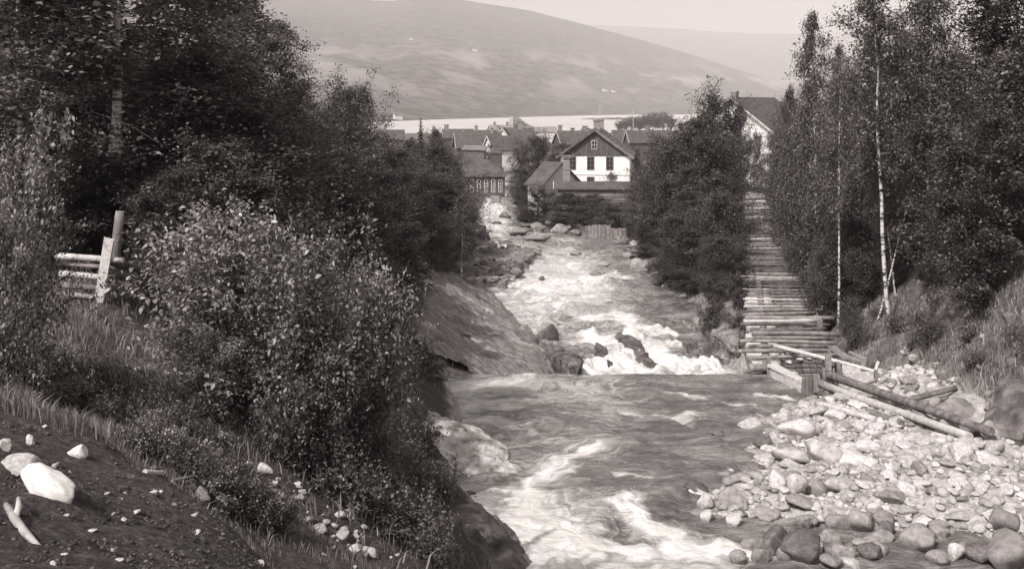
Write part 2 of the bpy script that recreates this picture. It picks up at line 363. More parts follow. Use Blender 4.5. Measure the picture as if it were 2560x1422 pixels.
# ------------------------------------------------------------------ the river
wy = axis([(8, 40, .11), (40, 58, .13), (58, 110, .4), (110, 262, 2.0)])
NT = 150
tt = np.linspace(0, 1, NT)
WYg = np.repeat(wy[:, None], NT, 1); a0, b0 = wl(wy) - .9, wr(wy) + .9
WXg = a0[:, None] + (b0 - a0)[:, None] * tt[None]
WZg = zw(WYg)
def Wp(px, py):
    """picture point on the water"""
    d = np.exp(np.linspace(math.log(14), math.log(260), 3000)); k = int(np.argmin(abs(zw(d) + (py - HZ) / F * d) + (np.abs(d - 39.5) < 1.6) * 9)); return ((px - 1280) / F * d[k], d[k])
FOAM = [  # picture polyline on the water, half-width in px, strength
    ([(1225, 1268), (1270, 1270), (1330, 1300), (1365, 1380), (1370, 1420)], 66, 1.5),
    ([(1290, 1240), (1345, 1195), (1420, 1160), (1490, 1128)], 20, .75),
    ([(1340, 1215), (1440, 1180)], 16, .6),
    ([(1390, 1345), (1520, 1362), (1700, 1372), (1890, 1368)], 28, 1.35),
    ([(1555, 1255), (1590, 1290), (1650, 1320), (1740, 1352), (1880, 1362)], 24, 1.3),
    ([(1400, 1400), (1560, 1415), (1760, 1420)], 26, .75),
    ([(2000, 1362), (2050, 1385), (2110, 1412)], 14, .8), ([(1900, 1390), (1990, 1412)], 12, .7),
    ([(1130, 975), (1260, 965), (1420, 955)], 26, .5), ([(1170, 1015), (1300, 1010)], 20, .42),
    ([(1180, 1050), (1330, 1060)], 24, .34),
    ([(1828, 1003), (1900, 1008)], 8, .85), ([(1690, 985), (1760, 992)], 6, .7), ([(1920, 992), (1960, 998)], 5, .8),
    ([(1665, 1035), (1760, 1052)], 10, .65), ([(1570, 1025), (1640, 1040)], 7, .4),
    ([(1580, 1190), (1610, 1200)], 7, .5), ([(1300, 1110), (1500, 1100)], 16, .2), ([(1450, 1000), (1700, 1010)], 14, .22),
    # the fall below the weir and the reach beyond it
    ([(1470, 800), (1560, 790), (1640, 840)], 22, 1.0), ([(1480, 850), (1620, 870)], 36, 1.5), ([(1470, 925), (1600, 915), (1760, 925)], 36, 1.6),
    ([(1640, 845), (1720, 880), (1760, 880)], 14, .9), ([(1700, 800), (1745, 812)], 4, .6),
    ([(1330, 925), (1400, 930)], 14, .5), ([(1330, 880), (1355, 905)], 6, .6),
    ([(1260, 735), (1400, 710), (1540, 690)], 26, .85), ([(1280, 770), (1420, 760)], 20, .6), ([(1330, 810), (1460, 790)], 18, .55),
    ([(1390, 690), (1560, 660)], 20, .55), ([(1340, 745), (1600, 735)], 18, .5),
    ([(1225, 560), (1235, 590), (1280, 625), (1380, 640)], 16, .8), ([(1230, 510), (1225, 545)], 14, .85), ([(1400, 615), (1560, 630)], 10, .35),
]
WXk, WYk = WXg.copy(), WYg.copy()
kw = np.interp(WYg, [8, 38, 60, 120], [.45, .35, .6, .8])
WXg = WXg + kw * fbm(WXk * .9, WYk * .7, 0, 4, 62); WYg = WYg + 1.6 * kw * fbm(WXk * .9 + 9, WYk * .7, 0, 4, 64)
FWt = np.zeros_like(WXg); FU = np.zeros_like(WXg); FV = np.zeros_like(WXg)
for ip, (pl, hw, st) in enumerate(FOAM):
    WX0, WY0 = WXg, WYg; q = [Wp(*a) for a in pl]; best = np.zeros_like(FWt); bu = np.zeros_like(FWt); bv = np.zeros_like(FWt); acc = 0.0
    for (xa, ya), (xb, yb) in zip(q[:-1], q[1:]):
        dx, dy = xb - xa, yb - ya; L2 = dx * dx + dy * dy + 1e-9; LL = math.sqrt(L2)
        t = np.clip(((WXg - xa) * dx + (WYg - ya) * dy) / L2, 0, 1)
        cx, cy = xa + t * dx, ya + t * dy
        sx = 1.5 * hw / F * cy; sy = sx * np.clip(cy / abs(zw(cy)) * .5, 1, 5)        # a patch seen at a slant lies longer on the water
        e_ = np.exp(-((WXg - cx) / sx) ** 2 - ((WYg - cy) / sy) ** 2); up_ = e_ > best
        bu = np.where(up_, acc + t * LL, bu); bv = np.where(up_, (dx * (WYg - ya) - dy * (WXg - xa)) / LL, bv); best = np.maximum(best, e_); acc += LL
    up_ = st * best > FWt; FU = np.where(up_, bu + ip * 7.3, FU); FV = np.where(up_, bv, FV)
    FWt = np.maximum(FWt, st * np.maximum(best, .55 * best ** .35))
WXg, WYg = WXk, WYk
rel = (WXg - wl(WYg)) / (wr(WYg) - wl(WYg))
FWt = np.maximum(FWt, np.interp(WYg, [46, 50, 58, 64, 82, 90, 100, 110, 135, 170], [.05, .40, .58, .72, .70, .52, .38, .5, .8, .85]) * np.clip((.92 - rel) / .35, 0, 1))
FWt = FWt + .16 * np.clip(fbm(WXg * .35, WYg * .22, 0, 3, 58), -.6, 1)
FWt = FWt + np.interp(WYg, [8, 20, 36, 39, 41], [.0, .1, .34, .4, 0]) * np.clip((7.5 - WXg) / 6, 0, 1)  # paler left side of the pool: thin foam, with sky glare painted in
wob = fbm(WXg * .5, WYg * .35, 0, 3, 51)
# standing waves and chop; rougher where the water breaks
chop = .07 * fbm(WXg * .5 + .6 * wob, WYg * .8 + .5 * wob, 0, 4, 52) + .035 * fbm(WXg * 1.5 + wob, WYg * 2.2, 0, 4, 53)
ridge = 1 - abs(fbm(WXg * .9 + .5 * wob, WYg * .5, 0, 3, 57))
sc = np.interp(WYg, [8, 38, 39, 44, 60, 100, 200], [1, .9, .5, 2.0, 1.6, 1.8, 2.5])
brk = np.clip(FWt, 0, 1.2) ** 1.5 * (.12 * np.clip(fbm(WXg * 1.1, WYg * .8, 0, 4, 54) + .25, -.4, 1.2) + .05)
brk = brk * np.interp(WYg, [8, 36, 38, 39, 42, 48, 60, 80], [.8, .5, .2, .3, 2.2, 2.2, 1.0, 1])
chop = chop * np.where((WYg > 36.6) & (WYg < 38.6), .35, 1)
WZg = WZg + chop * sc + .05 * sc * (ridge - .7) + brk
edge = np.clip(np.minimum(WXg - a0[:, None], b0[:, None] - WXg) / .9, 0, 1)
WZg = WZg - .12 * (1 - edge)
wm = bpy.data.materials.new('river_water'); wm.use_nodes = True; n, l = wm.node_tree.nodes, wm.node_tree.links
p = n['Principled BSDF']; p.inputs['IOR'].default_value = 1.33; p.inputs['Base Color'].default_value = g(.035)
tcg = n.new('ShaderNodeTexCoord')
def wnoise(sx, sy, scale, det=6, ro=.6, dis=0.):
    mp = n.new('ShaderNodeMapping'); mp.inputs['Scale'].default_value = (sx, sy, 1); l.new(uv.outputs['Fac' if False else 'Vector'], mp.inputs[0])
    nz = n.new('ShaderNodeTexNoise'); nz.inputs['Scale'].default_value = scale; nz.inputs['Detail'].default_value = det; nz.inputs['Roughness'].default_value = ro
    nz.inputs['Distortion'].default_value = dis; l.new(mp.outputs[0], nz.inputs['Vector']); return nz.outputs[0]
uv = n.new('ShaderNodeAttribute'); uv.attribute_name = 'flow'
fa = n.new('ShaderNodeAttribute'); fa.attribute_name = 'foam'
st_at = n.new('ShaderNodeAttribute'); st_at.attribute_name = 'stream'
n1 = wnoise(.5, .9, .8, 6, .62, .7); n2 = wnoise(.55, 1.5, 2.6, 9, .72, .5)
mp = n.new('ShaderNodeMapping'); mp.inputs['Scale'].default_value = (.5, 3.2, 1); l.new(st_at.outputs['Vector'], mp.inputs[0])
nz = n.new('ShaderNodeTexNoise'); nz.inputs['Scale'].default_value = 1.3; nz.inputs['Detail'].default_value = 7; nz.inputs['Roughness'].default_value = .62; nz.inputs['Distortion'].default_value = .6
l.new(mp.outputs[0], nz.inputs['Vector']); n3 = nz.outputs[0]
def math_(op, a, b=None, c=None):
    q = n.new('ShaderNodeMath'); q.operation = op
    for i, v in enumerate((a, b, c)):
        if v is None: continue
        if isinstance(v, (int, float)): q.inputs[i].default_value = v
        else: l.new(v, q.inputs[i])
    return q.outputs[0]
n4 = wnoise(.8, 1.7, 7.5, 6, .7, .6)
nn = math_('ADD', math_('ADD', math_('MULTIPLY', n1, .38), math_('MULTIPLY', n2, .36)), math_('MULTIPLY', n4, .26))           # 0..1, mean .5
mixn = math_('ADD', math_('MULTIPLY', nn, .62), math_('MULTIPLY', n3, .38))
tex = math_('ADD', math_('MULTIPLY', math_('SUBTRACT', mixn, .5), 2.6), fa.outputs['Fac'])
mr = n.new('ShaderNodeMapRange'); mr.interpolation_type = 'SMOOTHSTEP'; mr.inputs['From Min'].default_value = .05; mr.inputs['From Max'].default_value = 1.1
l.new(tex, mr.inputs[0]); fac = mr.outputs[0]
# thin aerated streaks everywhere
mr2 = n.new('ShaderNodeMapRange'); mr2.interpolation_type = 'SMOOTHSTEP'; mr2.inputs['From Min'].default_value = .40; mr2.inputs['From Max'].default_value = .66; mr2.inputs['To Max'].default_value = .36
mr3 = n.new('ShaderNodeMapRange'); mr3.inputs['From Min'].default_value = .3; mr3.inputs['From Max'].default_value = .62; mr3.inputs['To Min'].default_value = .62; l.new(n3, mr3.inputs[0])
mr4 = n.new('ShaderNodeMapRange'); mr4.inputs['From Min'].default_value = .3; mr4.inputs['From Max'].default_value = .6; mr4.inputs['To Min'].default_value = .74; l.new(n2, mr4.inputs[0])
fac = math_('MULTIPLY', math_('MULTIPLY', fac, mr3.outputs[0]), mr4.outputs[0])
l.new(nn, mr2.inputs[0]); fac = math_('MAXIMUM', fac, mr2.outputs[0])
mx = n.new('ShaderNodeMix'); mx.data_type = 'RGBA'; mx.inputs[6].default_value = g(.06); mx.inputs[7].default_value = g(.80)
l.new(fac, mx.inputs[0]); l.new(mx.outputs[2], p.inputs['Base Color'])
l.new(math_('ADD', math_('MULTIPLY', fac, .6), .14), p.inputs['Roughness'])
l.new(math_('SUBTRACT', .5, math_('MULTIPLY', fac, .35)), p.inputs['Specular IOR Level'])
b1 = n.new('ShaderNodeBump'); b1.inputs['Strength'].default_value = 1.0; b1.inputs['Distance'].default_value = .16; l.new(nn, b1.inputs['Height'])
l.new(b1.outputs[0], p.inputs['Normal'])
me = mesh_np('river', np.stack([WXg, WYg, WZg], -1).reshape(-1, 3), grid_faces(len(wy), NT), wm, True)
attr(me, 'foam', FWt)
s2 = me.attributes.new('stream', 'FLOAT_VECTOR', 'POINT'); s2.data.foreach_set('vector', np.stack([FU, FV, FU * 0], -1).astype(np.float32).ravel())
fl = me.attributes.new('flow', 'FLOAT_VECTOR', 'POINT')
warp = .5 * fbm(WXg * .3, WYg * .3, 0, 3, 61)
fl.data.foreach_set('vector', np.stack([WXg + warp, WYg + warp * .6, WXg * 0], -1).astype(np.float32).ravel())
tag(obj('river', me), 'rushing river with white water running down to the village', kind='structure')

# ------------------------------------------------------------------ lake and far hills
lm = mat('lake', [.42, .5], .004, .5, .1, .6, spec=.5, stretch=(.3, 1, 1))  # pale base colour stands in for sky reflected on ruffled water
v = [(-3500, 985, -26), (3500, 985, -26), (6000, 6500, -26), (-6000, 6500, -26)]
tag(obj('lake', mesh_np('lake', v, np.array([[0, 1, 2, 3]]), lm)), 'calm lake behind the village, painted pale for sky reflection', kind='structure')

RID = np.array([(-2500, -60), (200, -40), (640, -25), (850, -8), (930, 2), (985, 4), (1060, -12), (1120, -6), (1180, 3), (1250, 14), (1330, 27), (1400, 45), (1480, 66), (1580, 94), (1700, 128), (1800, 160),
                (1900, 192), (1985, 222), (2100, 246), (2400, 255), (6000, 258)])
RID2 = np.array([(-3000, 60), (1000, 64), (1400, 58), (1500, 59), (1600, 63), (1700, 68), (1800, 76), (1900, 80), (2000, 81), (2200, 90), (3000, 120), (6000, 150)])
def hills(x, y):
    q = 1280 + x / np.maximum(y, 1) * F
    sh = np.interp(q, [-1000, 700, 950, 1250, 1540, 1700, 2100, 4000], [1200, 1350, 1640, 2150, 2750, 2900, 2950, 2950])
    t = (y - sh) / (5200 - sh)
    H = (HZ - np.interp(q, RID[:, 0], RID[:, 1])) / F * 5200 + 26
    up = np.where(t < 0, t * 60, np.where(t < 1, H * np.clip(t, 0, 1) ** 1.25, H * (1 - .5 * np.clip(t - 1, 0, 1.2))))
    z1 = -26 + up + np.clip(t, 0, 1) * np.clip(1.15 - t, 0, 1) * 26 * fbm(x / 420, y / 420, 0, 5, 71)
    t2 = np.clip((y - 5600) / 4400, 0, 1)
    H2 = (HZ - np.interp(q, RID2[:, 0], RID2[:, 1])) / F * 10000 + 26
    z2 = -40 + H2 * t2 ** 1.1
    return np.maximum(z1, z2)
hx = axis([(-7000, -2600, 200), (-2600, 3000, 22), (3000, 9000, 200)]); hy = axis([(1100, 3200, 30), (3200, 5400, 24), (5400, 10300, 110)])
HX, HY = np.meshgrid(hx, hy)
hm_ = bpy.data.materials.new('hillside'); hm_.use_nodes = True; n, l = hm_.node_tree.nodes, hm_.node_tree.links
p = n['Principled BSDF']; p.inputs['Roughness'].default_value = 1; p.inputs['Specular IOR Level'].default_value = 0
tcg = n.new('ShaderNodeTexCoord')
def hn(st, scale, det=6):
    mp = n.new('ShaderNodeMapping'); mp.inputs['Scale'].default_value = st; mp.inputs['Rotation'].default_value = (0, 0, R(-14)); l.new(tcg.outputs['Object'], mp.inputs[0])
    nz = n.new('ShaderNodeTexNoise'); nz.inputs['Scale'].default_value = scale; nz.inputs['Detail'].default_value = det; nz.inputs['Roughness'].default_value = .6
    l.new(mp.outputs[0], nz.inputs[0]); return nz.outputs[0]
fld = n.new('ShaderNodeValToRGB'); fld.color_ramp.elements[0].position = .49; fld.color_ramp.elements[1].position = .62
l.new(hn((1, .4, 1), .0065, 9), fld.inputs[0])
fa = n.new('ShaderNodeAttribute'); fa.attribute_name = 'farmland'
ff = n.new('ShaderNodeMath'); ff.operation = 'MULTIPLY'; l.new(fld.outputs[0], ff.inputs[0]); l.new(fa.outputs['Fac'], ff.inputs[1])
wood = n.new('ShaderNodeValToRGB'); wood.color_ramp.elements[0].color = g(.015); wood.color_ramp.elements[1].color = g(.09)
wood.color_ramp.elements[0].position = .42; wood.color_ramp.elements[1].position = .60
l.new(hn((1, 1, 1), .03, 9), wood.inputs[0])
mx = n.new('ShaderNodeMix'); mx.data_type = 'RGBA'; l.new(ff.outputs[0], mx.inputs[0]); l.new(wood.outputs[0], mx.inputs[6]); mx.inputs[7].default_value = g(.23)
l.new(mx.outputs[2], p.inputs['Base Color'])
HZZ = hills(HX, HY)
me = mesh_np('hills', np.stack([HX, HY, HZZ], -1).reshape(-1, 3), grid_faces(len(hy), len(hx)), hm_, True)
attr(me, 'farmland', np.clip(1 - abs(HZZ - 110) / 130, 0, 1))
tag(obj('hills', me), 'long wooded hillside with fields across the lake', kind='structure')

# ------------------------------------------------------------------ rocks
def rock_mesh(name, mat_, seed, sub=3, cuts=5, amp=.13, squash=1.0):
    bm = bmesh.new(); bmesh.ops.create_icosphere(bm, subdivisions=sub, radius=1)
    r = random.Random(seed); co = np.array([v.co[:] for v in bm.verts])
    for _ in range(cuts):
        nrm = np.array([r.gauss(0, 1), r.gauss(0, 1), r.gauss(0, 1)]); nrm /= np.linalg.norm(nrm); h = r.uniform(.48, .84)
        dd = co @ nrm - h; co = co - np.clip(dd, 0, None)[:, None] * nrm * .94
    co = co * (1 + amp * fbm(co[:, 0] * 1.2 + seed, co[:, 1] * 1.2, co[:, 2] * 1.2, 3, seed)[:, None])
    for v, c in zip(bm.verts, co): v.co = c
    me = bpy.data.meshes.new(name); bm.to_mesh(me); bm.free(); me.materials.append(mat_)
    for q in me.polygons: q.use_smooth = True
    return me
ROCK = {k: [rock_mesh('stone', M['stone_' + k], i * 7 + j, 3, 8 + i % 5) for i in range(10)] for j, k in enumerate(('pale', 'mid', 'dark'))}
CLOD = [rock_mesh('clod', M['stone_dark'], 200 + i, 1, 3) for i in range(3)]
LOW = [rock_mesh('stone', M['stone_pale'], 100 + i, 2, 8) for i in range(3)]
def rock(name, x, y, w, dep, h, tone='pale', z=None, sink=.35, seed=None, rz=None, label=None, group=None, cat='stone', tilt=.25):
    s = rnd.randrange(10 ** 6) if seed is None else seed; r = random.Random(s)
    o = obj(name, ROCK[tone][s % 10]); z = gz(x, y) if z is None else z
    o.location = (x, y, z + h * (1 - 2 * sink) / 2); o.scale = (w / 2, dep / 2, h / 2)
    o.rotation_euler = (r.uniform(-tilt, tilt), r.uniform(-tilt, tilt), r.uniform(0, 6.3) if rz is None else rz)
    return tag(o, label, cat, group)
def rock_px(name, px, py, wpx, hpx, tone, label, d=None, water=False, sink=.3, group=None, cat='boulder', dep=.8, tilt=.15, rz=0):
    """a stone whose foot shows at (px, py), wpx wide and hpx high in the picture"""
    if water: x, y = Wp(px, py); z = float(zw(y))
    else:
        q = hit(px, py) if d is None else P(px, py, d); x, y, z = q
    w, h = wpx / F * y, hpx / F * y / (1 - sink) * .95
    return rock(name, x, y + w * dep * .25, w, w * dep, h, tone, z, sink, label=label, group=group, cat=cat, tilt=tilt, rz=rnd.uniform(-.3, .3) + rz)

def hull_rock(name, pts, mat_, sub=5, amp=.1, freq=1.0, seed=0, strata=None):
    bm = bmesh.new()
    for q in pts: bm.verts.new(q)
    bmesh.ops.convex_hull(bm, input=bm.verts)
    bmesh.ops.triangulate(bm, faces=bm.faces)
    for _ in range(sub):
        lg = [e for e in bm.edges if e.calc_length() > .16]
        if not lg: break
        bmesh.ops.subdivide_edges(bm, edges=lg, cuts=1); bmesh.ops.triangulate(bm, faces=[f for f in bm.faces if len(f.verts) > 3])
    bm.normal_update()
    co = np.array([v.co[:] for v in bm.verts]); nr = np.array([v.normal[:] for v in bm.verts])
    d = amp * fbm(co[:, 0] * freq, co[:, 1] * freq, co[:, 2] * freq, 5, seed)
    c2 = abs(noise(co[:, 0] * .8 + .4 * noise(co[:, 0] * 2, co[:, 1] * 2, co[:, 2] * 2, seed + 5), co[:, 1] * .8, co[:, 2] * .5, seed + 9))
    d = d - .16 * np.clip(1 - c2 / .06, 0, 1)                                   # open cracks
    if strata is not None:
        s_ = co @ np.array(strata) + .25 * noise(co[:, 0], co[:, 1], co[:, 2], seed + 3); d = d + .09 * (s_ - np.floor(s_) - .5)
    co = co + nr * d[:, None]
    for v, c in zip(bm.verts, co): v.co = c
    me = bpy.data.meshes.new(name); bm.to_mesh(me); bm.free(); me.materials.append(mat_)
    return obj(name, me)

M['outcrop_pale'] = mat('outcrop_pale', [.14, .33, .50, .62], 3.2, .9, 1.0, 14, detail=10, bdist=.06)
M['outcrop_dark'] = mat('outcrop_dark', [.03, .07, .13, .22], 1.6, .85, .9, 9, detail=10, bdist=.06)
M['outcrop_mid'] = mat('outcrop_mid', [.05, .13, .22, .34], 1.5, .9, .9, 9, detail=10, bdist=.06)
M['slab'] = mat('slab', [.05, .10, .15, .20, .28, .50], 1.9, .85, .7, 5, detail=10, stretch=(.5, 2.6, 1.5), bdist=.05)
o = hull_rock('rock_outcrop', [P(1030, 990, 30.5), P(1110, 1045, 30.8), P(1195, 1080, 30), P(1262, 1118, 28.8), P(1318, 1188, 27.2), P(1180, 1150, 27.4), P(1060, 1110, 27.4), P(950, 1090, 28), P(920, 1010, 31),
                               (-.1, 26.8, -9.6), (-2.6, 26.5, -9.6), (-3.6, 27, -9), (-1.2, 31.5, -9.8), (-3.9, 31, -9.2)], M['outcrop_pale'], 6, .14, 1.5, 3, (.6, .5, 1.6))
tag(o, 'pale cracked rock outcrop jutting into the river below the bushes', 'rock')
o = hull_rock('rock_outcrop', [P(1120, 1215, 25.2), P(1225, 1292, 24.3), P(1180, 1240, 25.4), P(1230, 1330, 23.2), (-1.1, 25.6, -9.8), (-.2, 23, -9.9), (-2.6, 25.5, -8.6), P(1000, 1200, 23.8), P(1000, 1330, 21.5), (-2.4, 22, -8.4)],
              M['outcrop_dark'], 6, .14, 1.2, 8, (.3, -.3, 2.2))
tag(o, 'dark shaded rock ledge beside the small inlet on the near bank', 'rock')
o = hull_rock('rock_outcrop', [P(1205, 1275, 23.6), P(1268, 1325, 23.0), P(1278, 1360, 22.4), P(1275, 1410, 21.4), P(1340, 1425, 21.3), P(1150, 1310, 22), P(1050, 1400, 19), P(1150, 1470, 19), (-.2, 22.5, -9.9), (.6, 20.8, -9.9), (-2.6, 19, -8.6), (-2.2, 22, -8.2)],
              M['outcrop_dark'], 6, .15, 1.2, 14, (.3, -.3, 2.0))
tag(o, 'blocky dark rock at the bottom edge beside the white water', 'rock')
# the bedrock slab beyond the weir
sy = axis([(38.9, 48, .12), (48, 67, .2)]); st_ = np.linspace(0, 1, 110)
SY = np.repeat(sy[:, None], 110, 1)
x0 = np.interp(sy, [38.9, 45, 55, 63, 67], [-4.8, -5.6, -5.2, -4.4, -3.6]); x1 = wl(sy) + np.interp(sy, [38.9, 42, 50, 67], [1.2, .9, .7, .5])
SX = x0[:, None] + (x1 - x0)[:, None] * st_[None]
base = terr0(SX, SY); rim = np.minimum(np.minimum(st_, 1 - st_)[None] * 12, 1) * np.clip((67 - SY) / 2, 0, 1)
sco = SX * .75 + SY * .5 + .18 * fbm(SX * .4, SY * .4, 0, 3, 81); led = (sco * .9 - np.floor(sco * .9))
led2 = (sco * 3.1 - np.floor(sco * 3.1))
wv_ = sco + .35 * fbm(SX * .9, SY * .6, 0, 4, 84); stp = np.floor(wv_ * 1.1) ; fr = wv_ * 1.1 - stp
crk = abs(noise(SX * .55 + .5 * fbm(SX * 1.1, SY * 1.1, 0, 3, 87), SY * .35, 0, 86)); crk2 = abs(noise(SX * .5 + 5, SY * .9 + .5 * fbm(SX, SY, 0, 3, 89), 0, 88))
SZ = base - .25 + rim * (.50 + .16 * np.clip(fr * 2.2, 0, 1) * (hsh(stp.astype(np.int64), 3, 1, 5) - .2) + .09 * fbm(SX * .8, SY * .5, 0, 5, 83) + .05 * fbm(SX * 3, SY * 1.5, 0, 3, 85)
     - .16 * np.clip(1 - crk / .05, 0, 1) - .10 * np.clip(1 - crk2 / .035, 0, 1))
me = mesh_np('rock_slab', np.stack([SX, SY, SZ], -1).reshape(-1, 3), grid_faces(len(sy), 110), M['slab'], False)
sa = me.attributes.new('strata', 'FLOAT_VECTOR', 'POINT'); sa.data.foreach_set('vector', np.stack([sco * 3.2, (SX * .5 - SY * .75) * .5, SX * 0], -1).astype(np.float32).ravel())
sm = M['slab'].node_tree; at = sm.nodes.new('ShaderNodeAttribute'); at.attribute_name = 'strata'
for q in [q for q in sm.nodes if q.type == 'MAPPING']: q.inputs['Scale'].default_value = (1, 1, 1); sm.links.new(at.outputs['Vector'], q.inputs[0])
tag(obj('rock_slab', me), 'broad sloping bedrock slab with pale streaks beside the rapids', 'rock')

# ------------------------------------------------------------------ trees: trunk with limbs and twigs, crown of single leaves
def tubes(paths, n=5):
    V, Fq, off = [], [], 0
    for pts, rad in paths:
        pts = np.asarray(pts, float); m = len(pts)
        d = np.gradient(pts, axis=0); d /= np.linalg.norm(d, axis=1)[:, None] + 1e-9
        ref = np.where(abs(d[:, 2:3]) > .9, np.array([[1., 0, 0]]), np.array([[0, 0, 1.]]))
        a = np.cross(d, ref); a /= np.linalg.norm(a, axis=1)[:, None] + 1e-9; b = np.cross(d, a)
        t = np.arange(n) * 2 * np.pi / n
        ring = pts[:, None] + (a[:, None] * np.cos(t)[None, :, None] + b[:, None] * np.sin(t)[None, :, None]) * np.asarray(rad)[:, None, None]
        V.append(ring.reshape(-1, 3)); i = (np.arange(m - 1)[:, None] * n + np.arange(n)[None]); j = (np.arange(m - 1)[:, None] * n + (np.arange(n)[None] + 1) % n)
        Fq.append(np.stack([i, j, j + n, i + n], -1).reshape(-1, 4) + off); off += m * n
    return np.concatenate(V), np.concatenate(Fq)

def leaves(c, rs, size, aspect=.6, up=.5, hang=0.0):
    """a small folded leaf at every point of c"""
    N = len(c)
    nrm = rs.normal(size=(N, 3)); nrm[:, 2] = abs(nrm[:, 2]) + up; nrm /= np.linalg.norm(nrm, axis=1)[:, None]
    dr = rs.normal(size=(N, 3)); dr[:, 2] -= hang; dr -= (dr * nrm).sum(1)[:, None] * nrm; dr /= np.linalg.norm(dr, axis=1)[:, None] + 1e-9
    sd_ = np.cross(nrm, dr); L = (size * rs.uniform(.5, 1.4, N) * (1 + .35 * noise(c[:, 0] * 1.3, c[:, 1] * 1.3, c[:, 2] * 1.3, 3)))[:, None]
    v = np.stack([c - dr * L * .5, c + sd_ * L * aspect * .5 + nrm * L * .10 - dr * L * .05, c + dr * L * .5 - nrm * L * .06, c - sd_ * L * aspect * .5 + nrm * L * .10 - dr * L * .05], 1)
    f = np.arange(N * 4).reshape(N, 4); return v.reshape(-1, 3), f

def tree_proto(seed, H, Rr, cb=.25, nl=46, nt=8, per=55, size=.12, droop=.3, leafm='leaf_birch', barkm='birch', r0=None, prof=None, wander=.3, sig=.16, lean=0.0, stems=1, hang=.0, up=.5, aspect=.6, asc=.7):
    rs = np.random.RandomState(seed); paths, twigs, pts = [], [], []
    prof = prof or (lambda t: max(.12, math.sin(math.pi * min(1, (t * .86 + .12))) ** .7))
    for s in range(stems):
        az0 = rs.uniform(0, 6.3); out = 0 if stems == 1 else rs.uniform(.25, .6)
        k = 12; tz = np.linspace(0, 1, k); Hs = H * (1 if s == 0 else rs.uniform(.7, .98))
        w = np.cumsum(rs.normal(0, wander / k, (k, 2)), 0); w -= w[0]
        tp = np.stack([w[:, 0] + lean * tz ** 1.4 * H + math.cos(az0) * out * Rr * tz, w[:, 1] + math.sin(az0) * out * Rr * tz, tz * Hs], 1)
        rr = (r0 or H * .011) * (1 - tz) ** .75 + .006
        paths.append((tp, rr))
        nls = max(6, int(nl / stems))
        for i in range(nls):
            u = (i + rs.uniform(0, 1)) / nls; t = cb + (1 - cb) * u * .985
            st = np.array([np.interp(t, tz, tp[:, j]) for j in range(3)])
            L = Rr * prof(u) * rs.uniform(.48, 1.32) * (1 if stems == 1 else .75); az = i * 2.4 + rs.uniform(-.5, .5)
            el = asc * (.35 + .9 * u) + rs.uniform(-.2, .25)
            q = np.linspace(0, 1, 6); dv = np.array([math.cos(az) * math.cos(el), math.sin(az) * math.cos(el), math.sin(el)])
            lp = st + dv * (q * L)[:, None]; lp[:, 2] -= droop * L * q ** 2.2; lp += np.cumsum(rs.normal(0, .03 * L, (6, 3)), 0) * q[:, None]
            paths.append((lp, np.interp(t, tz, rr) * .42 * (1 - q * .85) + .003))
            for j in range(nt):
                f = .22 + .8 * (j + rs.uniform(0, 1)) / nt; f = min(f, 1)
                ts = np.array([np.interp(f, q, lp[:, m]) for m in range(3)])
                td = rs.normal(size=3) * .8 + dv * .6; td[2] -= droop * .9; td /= np.linalg.norm(td)
                tl = L * rs.uniform(.16, .34) + .12; qq = np.linspace(0, 1, 4)
                tw = ts + td * (qq * tl)[:, None]; tw[:, 2] -= droop * tl * .7 * qq ** 2
                twigs.append((tw, .007 * (1 - qq * .7)))
                nn = max(3, int(per * rs.uniform(.5, 1.4) * (.45 + .55 * prof(u)))); f2 = rs.uniform(.05, 1.08, nn)
                cc = np.stack([np.interp(f2, qq, tw[:, m]) for m in range(3)], 1) + rs.normal(size=(nn, 3)) * sig * (.5 + tl)
                pts.append(cc)
    tv, tf = tubes(paths, 6); wv, wf = tubes(twigs, 3)
    nst = stems * 11 * 6; fcs = np.concatenate([tf, wf + len(tv)]); mi_ = np.ones(len(fcs), int); k0 = 0
    for pts_, _r in paths: 
        if len(pts_) == 12: mi_[k0:k0 + 66] = 0
        k0 += (len(pts_) - 1) * 6
    tr = mesh_np('trunk', np.concatenate([tv, wv]), fcs, [M[barkm], M['bark']], True, mi_)
    lv, lf = leaves(np.concatenate(pts), rs, size, aspect, up, hang)
    return tr, mesh_np('crown', lv, lf, M[leafm]), H

def spruce_proto(seed, H, Rr, size=.16):
    rs = np.random.RandomState(seed); paths, pts = [], []
    tz = np.linspace(0, 1, 8); paths.append((np.stack([tz * 0, tz * 0, tz * H], 1), H * .012 * (1 - tz) + .008))
    for i in range(130):
        u = (i + .5) / 130; z = H * (.06 + .93 * u); L = Rr * (1 - u) ** .85 * rs.uniform(.75, 1.15) + .1; az = i * 2.4 + rs.uniform(-.3, .3)
        q = np.linspace(0, 1, 5); lp = np.stack([math.cos(az) * L * q, math.sin(az) * L * q, z - .28 * L * q + .12 * L * q ** 2], 1)
        paths.append((lp, .012 * (1 - q * .8) + .003)); m = int(60 + 210 * L / Rr); f = rs.uniform(.1, 1.02, m)
        c = np.stack([np.interp(f, q, lp[:, k]) for k in range(3)], 1); side = rs.normal(size=m) * .20 * L * (1.1 - f)
        c[:, 0] += -math.sin(az) * side; c[:, 1] += math.cos(az) * side; c[:, 2] -= abs(rs.normal(size=m)) * .09 * L; pts.append(c)
    tv, tf = tubes(paths, 5); lv, lf = leaves(np.concatenate(pts), rs, size, .35, .8, .3)
    return mesh_np('trunk', tv, tf, M['bark'], True), mesh_np('crown', lv, lf, M['needle']), H

